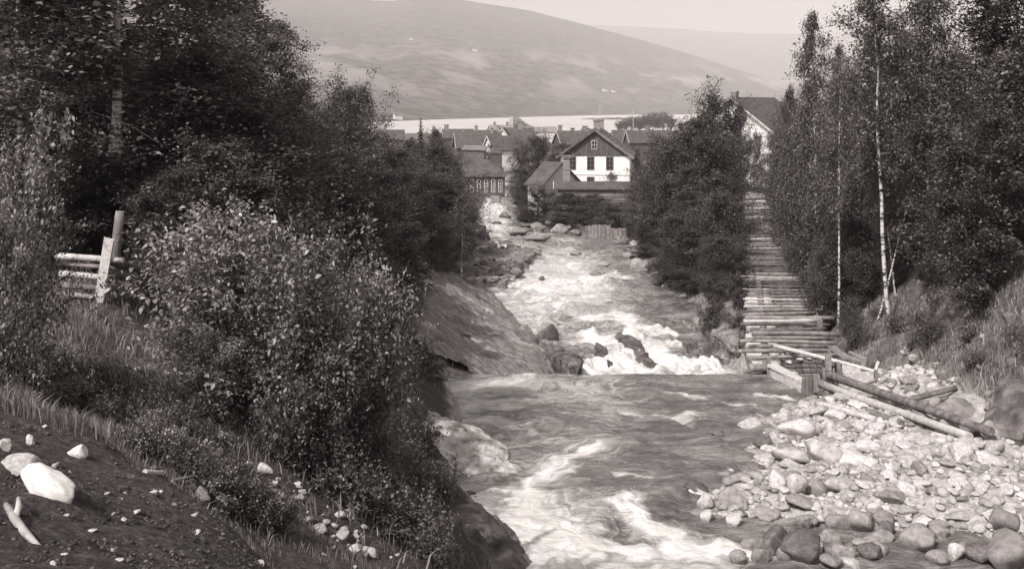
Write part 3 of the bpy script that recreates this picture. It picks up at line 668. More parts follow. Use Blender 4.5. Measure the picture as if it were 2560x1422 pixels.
flat = lambda t: .55 + .45 * math.sin(math.pi * min(1, t * .9 + .1))
PROTO = {
    'birch': [tree_proto(11, 11, 2.3, .22, 54, 8, 58, .115, .55, wander=.5, hang=.8, r0=.085), tree_proto(12, 11, 2.0, .30, 46, 8, 58, .115, .6, wander=.6, hang=.8, r0=.08),
              tree_proto(13, 11, 2.6, .18, 58, 8, 54, .115, .5, wander=.5, hang=.8, r0=.09)],
    'tall': [tree_proto(15, 13, 2.1, .42, 46, 8, 54, .115, .55, wander=.5, hang=.7, r0=.095), tree_proto(16, 13, 2.2, .42, 54, 8, 56, .12, .6, wander=.6, hang=.7, r0=.085)],
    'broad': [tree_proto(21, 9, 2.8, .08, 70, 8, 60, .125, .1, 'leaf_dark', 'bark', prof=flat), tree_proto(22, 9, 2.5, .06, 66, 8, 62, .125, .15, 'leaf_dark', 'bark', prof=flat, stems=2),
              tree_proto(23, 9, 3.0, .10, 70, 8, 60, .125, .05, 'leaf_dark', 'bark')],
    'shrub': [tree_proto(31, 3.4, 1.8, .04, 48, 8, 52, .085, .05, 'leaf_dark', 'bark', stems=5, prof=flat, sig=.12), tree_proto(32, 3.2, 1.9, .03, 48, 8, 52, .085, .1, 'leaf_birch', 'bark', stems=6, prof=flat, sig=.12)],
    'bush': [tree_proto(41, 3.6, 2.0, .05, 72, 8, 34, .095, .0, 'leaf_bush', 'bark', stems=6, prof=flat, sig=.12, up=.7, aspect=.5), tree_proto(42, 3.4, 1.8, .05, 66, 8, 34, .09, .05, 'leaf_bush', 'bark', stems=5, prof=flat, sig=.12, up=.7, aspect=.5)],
    'pale': [tree_proto(45, 2.8, 1.3, .05, 60, 7, 26, .085, .1, 'leaf_pale', 'bark', stems=4, prof=flat, sig=.10, up=.6, aspect=.55)],
    'spruce': [spruce_proto(51, 12, 2.3)],
    'herb': [tree_proto(61, .5, .5, .0, 20, 4, 12, .06, .1, 'leaf_bush', 'bark', stems=5, prof=flat, sig=.06, r0=.006), tree_proto(62, .45, .55, .0, 20, 4, 12, .055, .1, 'leaf_birch', 'bark', stems=5, prof=flat, sig=.06, r0=.006)],
}
def tree(kind, x, y, top, rw, label, cat='tree', group=None, name=None, var=None, rz=None, lean=(0, 0), sink=.1, base=None):
    """stand a tree on the ground: top = height of its tip (world z), rw = crown radius"""
    tr, cr, H = PROTO[kind][rnd.randrange(len(PROTO[kind])) if var is None else var]
    z = (gz(x, y) if base is None else base) - sink; h = max(.3, top - z)
    RW = {'birch': 2.3, 'tall': 2.0, 'broad': 2.7, 'shrub': 1.8, 'bush': 1.9, 'pale': 1.3, 'spruce': 2.3, 'herb': .5}[kind]
    o = empty(name or {'birch': 'birch_tree', 'tall': 'birch_tree', 'broad': 'leafy_tree', 'spruce': 'spruce_tree', 'herb': 'leafy_plant'}.get(kind, 'leafy_bush'), (x, y, z), rnd.uniform(0, 6.3) if rz is None else rz, label, cat, group)
    o.rotation_euler.x, o.rotation_euler.y = lean; s = rw / RW; o.scale = (s, s, h / H * (.93 if kind in ('broad', 'birch') else 1))
    obj('trunk', tr, o); obj('crown', cr, o); return o
def tree_px(kind, px, toppy, d, rpx, label, **k):
    return tree(kind, (px - 1280) / F * d, d, -(toppy - HZ) / F * d, rpx * WIDE.get(kind, 1) / F * d, label, **k)
WIDE = {'broad': 1.25, 'birch': 1.15}

# ------------------------------------------------------------------ houses (local frame: gable front at y=0 facing -y, ridge along +y)
def slab_roof(mb, w, L, h, rh, ov, ovg, th):
    for s in (-1, 1):
        e = Vector((s * (w / 2 + ov), 0, h - ov * rh / (w / 2))); a = Vector((0, 0, h + rh))
        mb.poly([(e.x, -ovg, e.z), (a.x, -ovg, a.z), (a.x, L + ovg, a.z), (e.x, L + ovg, e.z),
                 (e.x, -ovg, e.z + th), (a.x, -ovg, a.z + th), (a.x, L + ovg, a.z + th), (e.x, L + ovg, e.z + th)],
                [(3, 2, 1, 0), (4, 5, 6, 7), (0, 1, 5, 4), (1, 2, 6, 5), (2, 3, 7, 6), (3, 0, 4, 7)])
    return mb
def window(parent, x, z, w, h, wall='front', W=0, L=0, mats=('frame_dark', 'glass'), bars=(1, 2), arch=False):
    """frame and bars proud of the wall, pane behind them"""
    def T(a, b, c):      # a along the wall, b out of it, c up
        if wall == 'front': return (a, -b, c)
        if wall == 'right': return (W / 2 + b, a, c)
        if wall == 'left': return (-W / 2 - b, -a, c)
    fr = MB(); t = max(.07, w * .1)
    def bx(x0, x1, z0, z1, o): fr.poly([T(x0, 0, z0), T(x1, 0, z0), T(x1, 0, z1), T(x0, 0, z1), T(x0, o, z0), T(x1, o, z0), T(x1, o, z1), T(x0, o, z1)],
                                      [(0, 1, 2, 3), (7, 6, 5, 4), (0, 4, 5, 1), (1, 5, 6, 2), (2, 6, 7, 3), (3, 7, 4, 0)])
    bx(x - w / 2, x - w / 2 + t, z, z + h, .07); bx(x + w / 2 - t, x + w / 2, z, z + h, .07); bx(x - w / 2 + t, x + w / 2 - t, z, z + t, .07)
    if not arch: bx(x - w / 2 + t, x + w / 2 - t, z + h - t, z + h, .07)
    else:
        k = 8; rr = w / 2
        for i in range(k):
            a0, a1 = math.pi * i / k, math.pi * (i + 1) / k
            o_ = [(x + math.cos(a) * q, z + h + math.sin(a) * q * 1.25) for a in (a0, a1) for q in (rr, rr - t)]
            fr.poly([T(o_[0][0], .07, o_[0][1]), T(o_[2][0], .07, o_[2][1]), T(o_[3][0], .07, o_[3][1]), T(o_[1][0], .07, o_[1][1])], [(0, 1, 2, 3)])
    for i in range(bars[0]): q = x - w / 2 + w * (i + 1) / (bars[0] + 1); bx(q - t * .35, q + t * .35, z + t, z + h - (0 if arch else t), .05)
    for i in range(bars[1]): q = z + h * (i + 1) / (bars[1] + 1); bx(x - w / 2 + t, x + w / 2 - t, q - t * .3, q + t * .3, .045)
    wo = fr.build('window', M[mats[0]], parent)
    pn = MB(); pts = [T(x - w / 2, .015, z), T(x + w / 2, .015, z), T(x + w / 2, .015, z + h)]
    if arch: pts += [T(x + math.cos(math.pi * i / 8) * w / 2, .015, z + h + math.sin(math.pi * i / 8) * w / 2 * 1.25) for i in range(1, 8)]
    pts += [T(x - w / 2, .015, z + h)]; pn.poly(pts, [tuple(range(len(pts)))]); pn.build('pane', M[mats[1]], wo)
    return wo
def house(name, label, cat, x, y, z, w, L, h, rh, rz, wallm='wall_pale', roofm='roof_dark', gablem=None, ov=.4, ovg=.35, chim=(), wins=(), group=None, th=.18, trim=True):
    o = empty(name, (x, y, z), rz, label, cat, group)
    wb = MB(); wb.poly([(-w / 2, 0, -1.5), (w / 2, 0, -1.5), (w / 2, L, -1.5), (-w / 2, L, -1.5), (-w / 2, 0, h), (w / 2, 0, h), (w / 2, L, h), (-w / 2, L, h)],
                       [(3, 2, 1, 0), (0, 1, 5, 4), (1, 2, 6, 5), (2, 3, 7, 6), (3, 0, 4, 7)]); wb.build('wall', M[wallm], o)
    gb = MB()
    for yy_ in (0, L): gb.poly([(-w / 2, yy_, h), (w / 2, yy_, h), (0, yy_, h + rh)], [(0, 1, 2)])
    gb.build('gable', M[gablem or wallm], o)
    rf = slab_roof(MB(), w, L, h, rh, ov, ovg, th).build('roof', M[roofm], o)
    if trim:
        for s in (-1, 1):
            MB().bar((s * (w / 2 + ov), -ovg - .03, h - ov * rh / (w / 2) + th * .3), (0, -ovg - .03, h + rh + th * .3), .06, .26).build('bargeboard', M['trim' if trim is True else trim], o)
    for cx, cy, cw, ch in chim:
        zc = h + rh - abs(cx) * rh / (w / 2); c_ = MB(); c_.box(cx - cw / 2, cx + cw / 2, cy - cw / 2, cy + cw / 2, zc - .3, zc + ch)
        c_.box(cx - cw * .6, cx + cw * .6, cy - cw * .6, cy + cw * .6, zc + ch, zc + ch + .18); c_.build('chimney', M['brick'], rf)
    for a in wins: window(o, *a[:4], **(a[4] if len(a) > 4 else {}), W=w, L=L)
    return o

# the white house with the boarded gable
HD = 142.0; hc = P(1487, 388, HD); w = 9.0; hz = hc.z; WH = 5.2
o = empty('white_house', (hc.x, hc.y, hz - WH), R(-7.5), 'white plastered house with dark boarded gable above the river', 'house')
mb = MB().box(-w / 2, w / 2, 0, 13, -1.5, WH); mb.build('wall', M['plaster'], o)
rh = 3.3
cb = MB().box(-w / 2 - .06, w / 2 + .06, -.06, 0, 2.55, 2.68); cb.build('string_course', M['trim'], o)
MB().box(w / 2, w / 2 + .12, -.05, .3, -1.4, WH).build('corner_board', M['trim'], o)
for i in range(30):
    x0, x1 = -w / 2 + i * w / 30, -w / 2 + (i + 1) * w / 30 - .02; pr = .07 + .03 * (i % 2)
    z0, z1 = [WH + rh * (1 - abs(q) / (w / 2)) for q in (x0, x1)]
    if i == 0: z0 = WH + .01
    if i == 29: z1 = WH + .01
    MB().poly([(x0, -pr, WH - .12), (x1, -pr, WH - .12), (x1, -pr, z1), (x0, -pr, z0), (x0, .1, WH - .12), (x1, .1, WH - .12), (x1, .1, z1), (x0, .1, z0)],
              [(0, 1, 2, 3), (7, 6, 5, 4), (0, 4, 5, 1), (1, 5, 6, 2), (2, 6, 7, 3), (3, 7, 4, 0)]).build('plank', M['board_dark'], o)
MB().poly([(-w / 2, 13, WH), (w / 2, 13, WH), (0, 13, WH + rh)], [(0, 1, 2)]).build('gable', M['board_dark'], o)
rf = slab_roof(MB(), w, 13, WH, rh, .65, .55, .16).build('roof', M['roof_dark'], o)
pit = math.atan2(rh, w / 2); cs, sn_ = math.cos(pit), math.sin(pit)
tb = MB()                                            # pantiles on both slopes
for s in (-1, 1):
    for i in range(34):
        yy_ = -.5 + i * 14 / 34
        for j in range(9):
            q0 = (w / 2 + .65) / cs * (1 - j / 9) ; q1 = q0 - (w / 2 + .65) / cs / 9 - .05
            def TP(q, yv, up): return (s * (q * cs - up * sn_ * -1 * 0) , yv, WH + rh - q * sn_ + .17 + up)
            tb.poly([TP(q0, yy_, .06), TP(q0, yy_ + .2, .13), TP(q0, yy_ + .4, .06), TP(q1, yy_, .0), TP(q1, yy_ + .2, .07), TP(q1, yy_ + .4, .0)],
                    [(0, 1, 4, 3), (1, 2, 5, 4)])
tag(tb.build('roof_tiles', M['tile'], rf), kind='stuff')
for s in (-1, 1): MB().bar((s * (w / 2 + .65), -.6, WH - .65 * rh / (w / 2) + .05), (0, -.6, WH + rh + .05), .08, .34).build('bargeboard', M['wood_dark'], o)
for cx, cy, cw, ch in ((.15, 2.2, .85, 1.15), (.35, 10, .7, 1.1)):
    c_ = MB().box(cx - cw / 2, cx + cw / 2, cy - cw / 2, cy + cw / 2, WH + rh - .4, WH + rh + ch); c_.box(cx - cw * .62, cx + cw * .62, cy - cw * .62, cy + cw * .62, WH + rh + ch, WH + rh + ch + .16)
    c_.build('chimney', M['brick'], rf)
for x in (-2.95, -.55, 1.95): window(o, x, 3.25, .98, 1.75, bars=(1, 2))
for x in (-2.95, -.55): window(o, x, 1.0, 1.0, 1.35, bars=(1, 2))
wo = window(o, -.05, WH + .75, .75, 1.2, bars=(1, 1), mats=('trim', 'glass')); wo.location.y = -.1
# climbing plant against the white wall
rs = np.random.RandomState(4); c_ = np.stack([1.3 + rs.normal(0, .55, 900), -.25 + rs.normal(0, .12, 900), .3 + abs(rs.normal(0, .75, 900))], 1)
q = np.stack([2.1 + rs.normal(0, .35, 350), -.2 + rs.normal(0, .1, 350), 2.4 + rs.normal(0, .3, 350)], 1)
lv, lf = leaves(np.concatenate([c_, q]), rs, .16); cp = empty('climbing_plant', o.matrix_basis @ Vector((0, 0, 0)), R(-7.5), 'climbing plant with pale leaves against the white house wall', 'plant')
obj('leaves', mesh_np('leaves', lv, lf, M['leaf_bush']), cp)

# log shed in front of the white house
q = P(1397, 500, 127); sw = 10.5; base = q.z - 1.2
o = empty('log_shed', (q.x, q.y, base), R(-2), 'long low shed of pale logs with dark roof before the white house', 'shed')
for i in range(9): MB().tube([(-.15, 0, .2 + i * .265), (sw, 0, .2 + i * .265)], .142, 8, rnd, .05).build('log', M['wood_dark' if i % 3 == 2 else 'wood_old'], o)
MB().box(.05, sw, .1, 3.2, -1, 2.45).build('wall', M['wood_dark'], o)
MB().poly([(-.6, -.45, 2.42), (sw + .5, -.45, 2.42), (sw + .5, 1.6, 3.15), (-.6, 1.6, 3.15), (-.6, -.45, 2.56), (sw + .5, -.45, 2.56), (sw + .5, 1.6, 3.3), (-.6, 1.6, 3.3)],
          [(3, 2, 1, 0), (4, 5, 6, 7), (0, 1, 5, 4), (1, 2, 6, 5), (2, 3, 7, 6), (3, 0, 4, 7)]).build('roof', M['roof_dark'], o)
MB().poly([(-.6, 1.61, 3.15), (sw + .5, 1.61, 3.15), (sw + .5, 3.7, 2.42), (-.6, 3.7, 2.42), (-.6, 1.61, 3.3), (sw + .5, 1.61, 3.3), (sw + .5, 3.7, 2.56), (-.6, 3.7, 2.56)],
          [(3, 2, 1, 0), (4, 5, 6, 7), (0, 1, 5, 4), (1, 2, 6, 5), (2, 3, 7, 6), (3, 0, 4, 7)]).build('roof', M['roof_dark'], o)
for s in (0,): MB().bar((-.62, -.5, 2.45), (-.62, 1.6, 3.2), .07, .22).build('bargeboard', M['trim'], o)

# workshop with the brick chimney
q = P(1365, 407, 135)
o = house('workshop', 'low gabled workshop with brick chimney, left of the white house', 'workshop', q.x, q.y, q.z - 4.6, 7.2, 2.3, 2.2, 2.4, R(-130), 'wall_pale', 'roof_dark', ov=.3, chim=(), trim=False)
q = P(1416, 448, 130.5); c_ = MB()
c_.box(-.42, .42, -.42, .42, -3.5, 2.15); c_.box(-.47, .47, -.47, .47, 1.15, 1.3); c_.box(-.33, .33, -.33, .33, 2.15, 2.55); c_.box(-.5, .5, -.5, .5, 2.55, 2.72); c_.box(-.56, .56, -.56, .56, 2.72, 2.86)
tag(c_.build('brick_chimney', M['brick'], None, loc=q), 'tall brick chimney with stepped cap before the white house', 'chimney')

# the hall with arched windows
q = P(1263, 442, 172); L = 9.2
o = empty('arched_hall', (q.x - L, q.y, q.z - 2.7), R(5), 'dark hall with a row of white arched windows by the river', 'hall')
MB().box(0, L, 0, 6.4, -2, 2.7).build('wall', M['wall_dark'], o)
rf = MB().poly([(-.3, -.35, 2.6), (L + .3, -.35, 2.6), (L - .8, 3.2, 5.1), (-.3, 3.2, 5.1), (-.3, -.35, 2.75), (L + .3, -.35, 2.75), (L - .8, 3.2, 5.25), (-.3, 3.2, 5.25), (-.3, 6.8, 2.6), (L + .3, 6.8, 2.6)],
               [(0, 1, 5, 4), (4, 5, 6, 7), (3, 2, 1, 0), (1, 9, 6, 5), (7, 6, 9, 8), (0, 4, 7, 8)]).build('roof', M['roof_dark'], o)
tu = MB().box(L - 2.1, L - .3, 2.3, 4.1, 3.4, 6.2); tu.build('turret', M['wall_dark'], o); MB().box(L - 2.25, L - .15, 2.15, 4.25, 6.2, 6.4).poly(
    [(L - 2.25, 2.15, 6.4), (L - .15, 2.15, 6.4), (L - .15, 4.25, 6.4), (L - 2.25, 4.25, 6.4), (L - 1.2, 3.2, 6.8)], [(0, 1, 4), (1, 2, 4), (2, 3, 4), (3, 0, 4)]).build('turret_roof', M['roof_dark'], o)
for i in range(6): window(o, L - .75 - i * 1.14, .15, .62, 1.75, arch=True, bars=(1, 4), mats=('wall_pale', 'glass'))

# big white building behind the trees on the right
q = P(1832, 250, 185)
o = house('white_building', 'large white gabled building half hidden by trees above the flume', 'building', q.x, q.y, q.z - 13.2, 14.5, 16, 8.0, 5.4, R(-38), 'plaster', 'roof_dark', ov=.9, ovg=.9,
          chim=(), wins=[(-3, 4.2, 1.2, 2.0), (3, 4.2, 1.2, 2.0)], th=.3)
MB().box(-.5, .5, .2, 1.2, 11.5, 14.4).box(-.6, .6, .1, 1.3, 14.4, 14.65).build('chimney', M['brick'], o)

# the village
GV = 'village houses'
def vh(px, py, d, w, L, rh, rz, label, wallm='wall_dark', h=3.2, chim=(), wins=(), roofm='roof_dark', gablem=None, trim=True):
    q = P(px, py, d)       # ridge front end
    return house('village_house', label, 'house', q.x, q.y, q.z - rh - h, w, L, h, rh, R(rz), wallm, roofm, gablem, chim=chim, wins=wins, group=GV, trim=trim)
vh(1221, 342, 238, 5.2, 9.5, 2.7, -62, 'village house with steep white gable and attic window', 'wall_pale', chim=(), wins=[(0, 3.35, .5, 1.1, dict(mats=('frame_dark', 'glass'), bars=(0, 0)))])
vh(1138, 332, 262, 8, 11, 3.4, -80, 'wide dark-roofed village house left of the steep white gable', 'wall_dark', chim=((0, 9, .8, 1.0),))
vh(1163, 327, 292, 7, 12, 2.8, -84, 'village house with dormer and two chimneys behind the wide dark roof', 'wall_dark', chim=((0, 3, .8, 1.2), (0, 9, .8, 1.2)))
vh(1250, 321, 280, 6.6, 8.6, 2.6, -86, 'village house with the stoutest square chimney above its ridge', 'wall_dark', chim=((0, 5.3, 1.3, 1.6),), gablem='wall_pale')
vh(1256, 322, 272, 3.2, 4.5, 2.2, -8, 'small white gabled dormer house amid the village roofs', 'wall_pale', h=1.6)
vh(1224, 314, 420, 8, 9, 2.4, -80, 'pale far roof with two chimneys at the lake shore', 'wall_pale', roofm='brick', chim=((0, 2, .9, 1.2), (0, 7, .9, 1.2)))
vh(1300, 318, 480, 8, 16, 2.0, -85, 'long pale far roof at the lake shore', 'wall_pale', roofm='brick')
vh(1394, 329, 255, 6.6, 7, 2.8, -74, 'village house behind the left eave of the white house', 'wall_dark', chim=((0, .6, .8, 1.3),))
vh(1422, 330, 268, 6, 7, 2.4, -70, 'village roof with two small chimneys left of the white house ridge', 'wall_dark', chim=((0, 1, .8, .8), (0, 5, .8, .8)))
vh(1455, 324, 300, 6, 6, 2.4, -80, 'village roof touching the white house ridge on its left', 'wall_dark', chim=((0, .8, 1.2, .8),))
vh(1532, 327, 262, 6, 5, 2.6, -84, 'small village roof right of the white house ridge', 'wall_pale')
vh(1568, 328, 255, 4.4, 10, 2.4, -78, 'village house with pale gable edge right of the white house', 'wall_dark', chim=((0, 5, .7, 1.0),))
vh(1598, 329, 300, 7, 14, 2.6, -84, 'long village roof below the pine grove', 'wall_dark')
vh(936, 326, 300, 6, 8, 2.4, -80, 'village roof with chimney above the left thicket', 'wall_dark', chim=((0, 3, 1, 1.2),))
vh(1108, 324, 330, 7, 9, 2.4, -82, 'village roof with stout chimney right of the pointed conifer', 'wall_dark', chim=((0, 1, 1.3, 1.3),))
q = P(1185, 372, 205)
o = empty('garden_shed', (q.x, q.y, q.z - 2.0), R(-8), 'small lean-to shed left of the steep white gable', 'shed')
MB().box(-2, 2, 0, 2.5, -1.5, 1.75).build('wall', M['wood_dark'], o)
MB().poly([(-2.4, -.3, 1.75), (2.4, -.3, 1.65), (2.4, 2.8, 2.3), (-2.4, 2.8, 2.4), (-2.4, -.3, 1.9), (2.4, -.3, 1.8), (2.4, 2.8, 2.45), (-2.4, 2.8, 2.55)],
          [(3, 2, 1, 0), (4, 5, 6, 7), (0, 1, 5, 4), (1, 2, 6, 5), (2, 3, 7, 6), (3, 0, 4, 7)]).build('roof', M['wood_old'], o)
# pole in front of the grove, far shore farmhouses
for px, top, bot, d, lb in ((1583, 272, 327, 320, 'thin white flagpole in front of the pine grove'), (1500, 264, 318, 330, 'thin white flagpole behind the white house ridge')):
    a, b = P(px, top, d), P(px, bot + 30, d); tag(MB().tube([b, a], [.09, .05], 6).build('flagpole', M['wall_pale'], None), lb, 'flagpole')
for i, (px, d, lb) in enumerate([(1508, 3300, 'tiny white farmhouse on the hillside above the lake middle'), (1530, 3350, 'tiny white farm building beside the hillside farmhouse'), (1765, 3700, 'tiny white farmhouse low on the right hillside'),
                                 (1790, 3720, 'tiny white barn beside the right hillside farmhouse'), (1183, 3500, 'tiny white farmhouse in the middle of the hillside'), (1025, 3600, 'tiny pale farmhouse high on the left hillside'), (985, 1750, 'tiny white boathouse on the far lake shore')]):
    x = (px - 1280) / F * d; z = float(hills(np.array([x]), np.array([d]))[0])
    house('far_farmhouse', lb, 'house', x, d, z, 9, 13, 5, 4, R(-60), 'wall_pale', 'roof_dark', trim=False, group='far hillside farms')
# wooded spit in the lake
v = []; ny_, nx_ = 14, 40
sx_, sy_ = np.meshgrid(np.linspace(0, 1, nx_), np.linspace(0, 1, ny_))
X_ = (1445 - 1280) / F * 1900 + sx_ * 150; Y_ = 1850 + sy_ * 160
Z_ = -27 + np.sin(np.pi * sx_) ** .6 * np.sin(np.pi * sy_) ** .6 * (2.4 + 1.6 * fbm(X_ / 9, Y_ / 9, 0, 3, 91))
tag(obj('shore_spit', mesh_np('shore_spit', np.stack([X_, Y_, Z_], -1).reshape(-1, 3), grid_faces(ny_, nx_), hm_)), 'low wooded spit in the lake', kind='structure')

# ------------------------------------------------------------------ the log flume
def log(p, a, b, r0, r1, mat_, name='log', n=9, wob=.05, sag=0.0, bend=.02):
    a, b = Vector(a), Vector(b); q = []; L = (b - a).length
    off = Vector((rnd.uniform(-1, 1), rnd.uniform(-1, 1), rnd.uniform(-.6, .6))) * bend * L * .5
    for i in range(6):
        t = i / 5; q.append(a.lerp(b, t) + off * math.sin(math.pi * t) - Vector((0, 0, sag * math.sin(math.pi * t))))
    return MB().tube(q, [r0 + (r1 - r0) * i / 5 for i in range(6)], n, rnd, wob).build(name, M[mat_], p, True)
fo = empty('log_flume', (fx(38), 38, float(fz(38))), 0, 'long wooden flume roofed with spaced log crossbars running to the trees', 'flume')
org = Vector(fo.location)
def FL(y, u, w_=0.0):   # u across, w_ up from the crossbars
    return Vector((fx(y) + u, y, float(fz(y)) + w_)) - org
nrm_ = math.cos(math.atan(FSL))
y = 38.3; k = 0; ys = []
while y < 186:
    ys.append(y); y += (.80 if y < 47 else .85 if y < 54 else .62) * rnd.uniform(.85, 1.15)
for k, y in enumerate(ys):
    near = y < 47
    r_ = rnd.uniform(.065, .095) if near else rnd.uniform(.03, .05) if y < 55 else rnd.uniform(.03, .06)
    u0 = rnd.uniform(-.5, .1); u1 = FW + rnd.uniform(-.25, .55)
    if y > 47 and rnd.random() < .08: continue
    if y < 40: u0 -= .1; u1 -= .1
    mt_ = 'wood_pale' if rnd.random() < (.12 if not near else .05) else ('wood_old' if rnd.random() < .55 else 'wood_dark')
    dy = rnd.uniform(-.22, .22)
    log(fo, FL(y - dy, u0, rnd.uniform(-.03, .05)), FL(y + dy, u1, rnd.uniform(-.04, .04)), r_, r_ * rnd.uniform(.75, 1.1), mt_, 'crossbar', 7, wob=.12, bend=.03)
for k, y in enumerate(np.arange(38.1, 54, .62)):           # stub logs of the crib under the crossbars on the river side
    r_ = rnd.uniform(.10, .15); log(fo, FL(y, rnd.uniform(-.3, -.05), -.36), FL(y, .95, -.36), r_, r_, rnd.choice(['wood_old', 'wood_pale', 'wood_old']), 'crib_log', 8)
for k, y in enumerate(np.arange(38.0, 50, .95)):
    for lv in (1, 2): log(fo, FL(y, rnd.uniform(-.25, 0), -.36 - .33 * lv), FL(y, .8, -.36 - .33 * lv), .13, .13, 'wood_old', 'crib_log', 8)
for u, r_ in ((.42, .13), (FW - .25, .13)):
    for a, b in ((38, 54), (54, 97), (97, 140), (140, 186)):
        MB().bar(FL(a, u, -.17), FL(b, u, -.17), .2, .17).build('side_beam', M['wood_old'], fo)
for side, u in (('l', .35), ('r', FW - .2)):
    for i in range(3):
        for a, b in ((38.2, 54), (54, 97), (97, 186)):
            MB().bar(FL(a, u, -.42 - .24 * i), FL(b, u, -.42 - .24 * i), .07, .22).build('side_plank', M['wood_dark' if side == 'l' else 'wood_old'], fo)
for j in range(8):                                          # floor boards
    for a, b in ((38.2, 46), (46.02, 54), (54.02, 97), (97.1, 186)):
        u = .5 + j * (FW - .8) / 8 + .13; MB().bar(FL(a, u, -1.0 + rnd.uniform(-.015, .015)), FL(b, u, -1.0 + rnd.uniform(-.015, .015)), .25, .05).build('floor_board', M['wood_dark'], fo)
for y in (43.2, 47, 50.5):
    MB().bar(FL(y, .42, -1.1), FL(y, .42, .05), .16, .16, (0, 1, 0)).build('post', M['wood_old'], fo); MB().bar(FL(y, FW - .3, -1.1), FL(y, FW - .3, .3), .18, .18, (0, 1, 0)).build('post', M['wood_old'], fo)
for a, b in ((FL(45.0, .5, -.9), FL(47.5, 1.3, .05)), (FL(44.6, 2.1, -.95), FL(46, FW - .3, -.1))): log(fo, a, b, .035, .03, 'wood_old', 'brace', 6)
# spill of stones lying in the flume
for i in range(26):
    y = rnd.uniform(39, 50); u = rnd.uniform(.6, FW - .5); p_ = FL(y, u, -.93) + org; s_ = rnd.uniform(.12, .28)
    rock('stone', p_.x, p_.y, s_ * 1.4, s_, s_ * .7, 'pale', p_.z, .2, label='pale stone lying on the floor boards of the log flume', group='stones in the flume')

# intake at the weir
io = empty('intake_gate', (10, 36, -9.3), 0, 'plank intake box with posts at the end of the weir', 'sluice')
oi = Vector(io.location)
def B(px, py, d): return P(px, py, d) - oi
for a, b, w_, h_ in (((1930, 912, 37.6), (2015, 958, 35.6), .34, .10), ((1928, 926, 37.55), (2008, 972, 35.5), .10, .38), ((1936, 940, 37.5), (2003, 978, 35.5), .09, .22)):
    MB().bar(B(*a), B(*b), w_, h_, r=rnd, cut=.03).build('wing_board', M['wood_pale'], io)
for i, px in enumerate((2008, 2017, 2026, 2035, 2044)):
    a, b = B(px, 985, 35.35), B(px, 945 + rnd.uniform(-2, 4), 35.35); MB().bar(a, b, .105, .06, (0, 1, 0), .03, rnd).build('gate_plank', M['wood_old'], io)
MB().bar(B(2041, 980, 35.2), B(2041, 936, 35.2), .19, .1, (0, 1, 0), .02, rnd).build('post', M['wood_old'], io)
MB().bar(B(2044, 937, 35.25), B(2044, 922, 35.25), .04, .04, (0, 1, 0)).build('peg', M['wood_dark'], io)
MB().bar(B(2070, 975, 35.6), B(2071, 886, 35.6), .17, .15, (0, 1, 0), .03, rnd).build('post', M['wood_old'], io)
MB().bar(B(2061, 960, 35.4), B(2060, 920, 35.4), .12, .07, (0, 1, 0), .03, rnd).build('post', M['wood_dark'], io)
MB().bar(B(2083, 965, 35.7), B(2083, 920, 35.7), .10, .06, (0, 1, 0), .03, rnd).build('post', M['wood_old'], io)
MB().bar(B(2097, 960, 36.0), B(2096, 905, 36.0), .12, .1, (0, 1, 0), .03, rnd).build('post', M['wood_old'], io)
MB().bar(B(1924, 945, 37.7), B(1922, 895, 37.7), .14, .14, (0, 1, 0), .03, rnd).build('post', M['wood_old'], io)
for a, b, w_, h_ in (((2100, 948, 36.3), (2185, 950, 35.4), .06, .5), ((2105, 925, 36.6), (2150, 935, 36.2), .06, .35), ((2130, 958, 36), (2195, 932, 36.4), .16, .05), ((2175, 968, 35.2), (2196, 905, 36.4), .1, .06)):
    MB().bar(B(*a), B(*b), w_, h_, r=rnd, cut=.05).build('side_board', M['wood_pale'], io)
for px, t_, b_, d in ((2158, 905, 955, 36.3), (2190, 925, 960, 35.6)): MB().bar(B(px, b_ + 5, d), B(px, t_, d), .1, .1, (0, 1, 0), .02, rnd).build('post', M['wood_old'], io)
for a, b, w_ in (((2080, 866, 38), (2118, 896, 37), .3), ((2100, 885, 37.6), (2160, 905, 36.6), .25), ((2125, 880, 37.8), (2165, 898, 37), .15)):
    tag(MB().bar(P(*a) + Vector((0, 0, .0)), P(*b), w_, .05, r=rnd, cut=.05).build('loose_plank', M['wood_old'], None), 'weathered loose plank lying behind the intake posts', 'plank', 'loose planks by the intake')
for a, b, r_ in (((2120, 960), (2230, 985), .05), ((2150, 975), (2200, 950), .045), ((2190, 940), (2290, 965), .05), ((2105, 915), (2150, 945), .06)):
    tag(log(None, hit(*a) + Vector((0, 0, .12)), hit(*b) + Vector((0, 0, .1)), r_, r_ * .7, 'wood_old', 'broken_timber', 7), 'broken timber lying at the foot of the flume behind the log wall', 'timber', 'broken timber by the intake')
po = log(None, P(1935, 864, 38.6), P(2225, 938, 35.6), .085, .06, 'wood_pale', 'long_pole', 8, bend=.01)
tag(po, 'long pale pole slanting over the intake posts', 'pole')

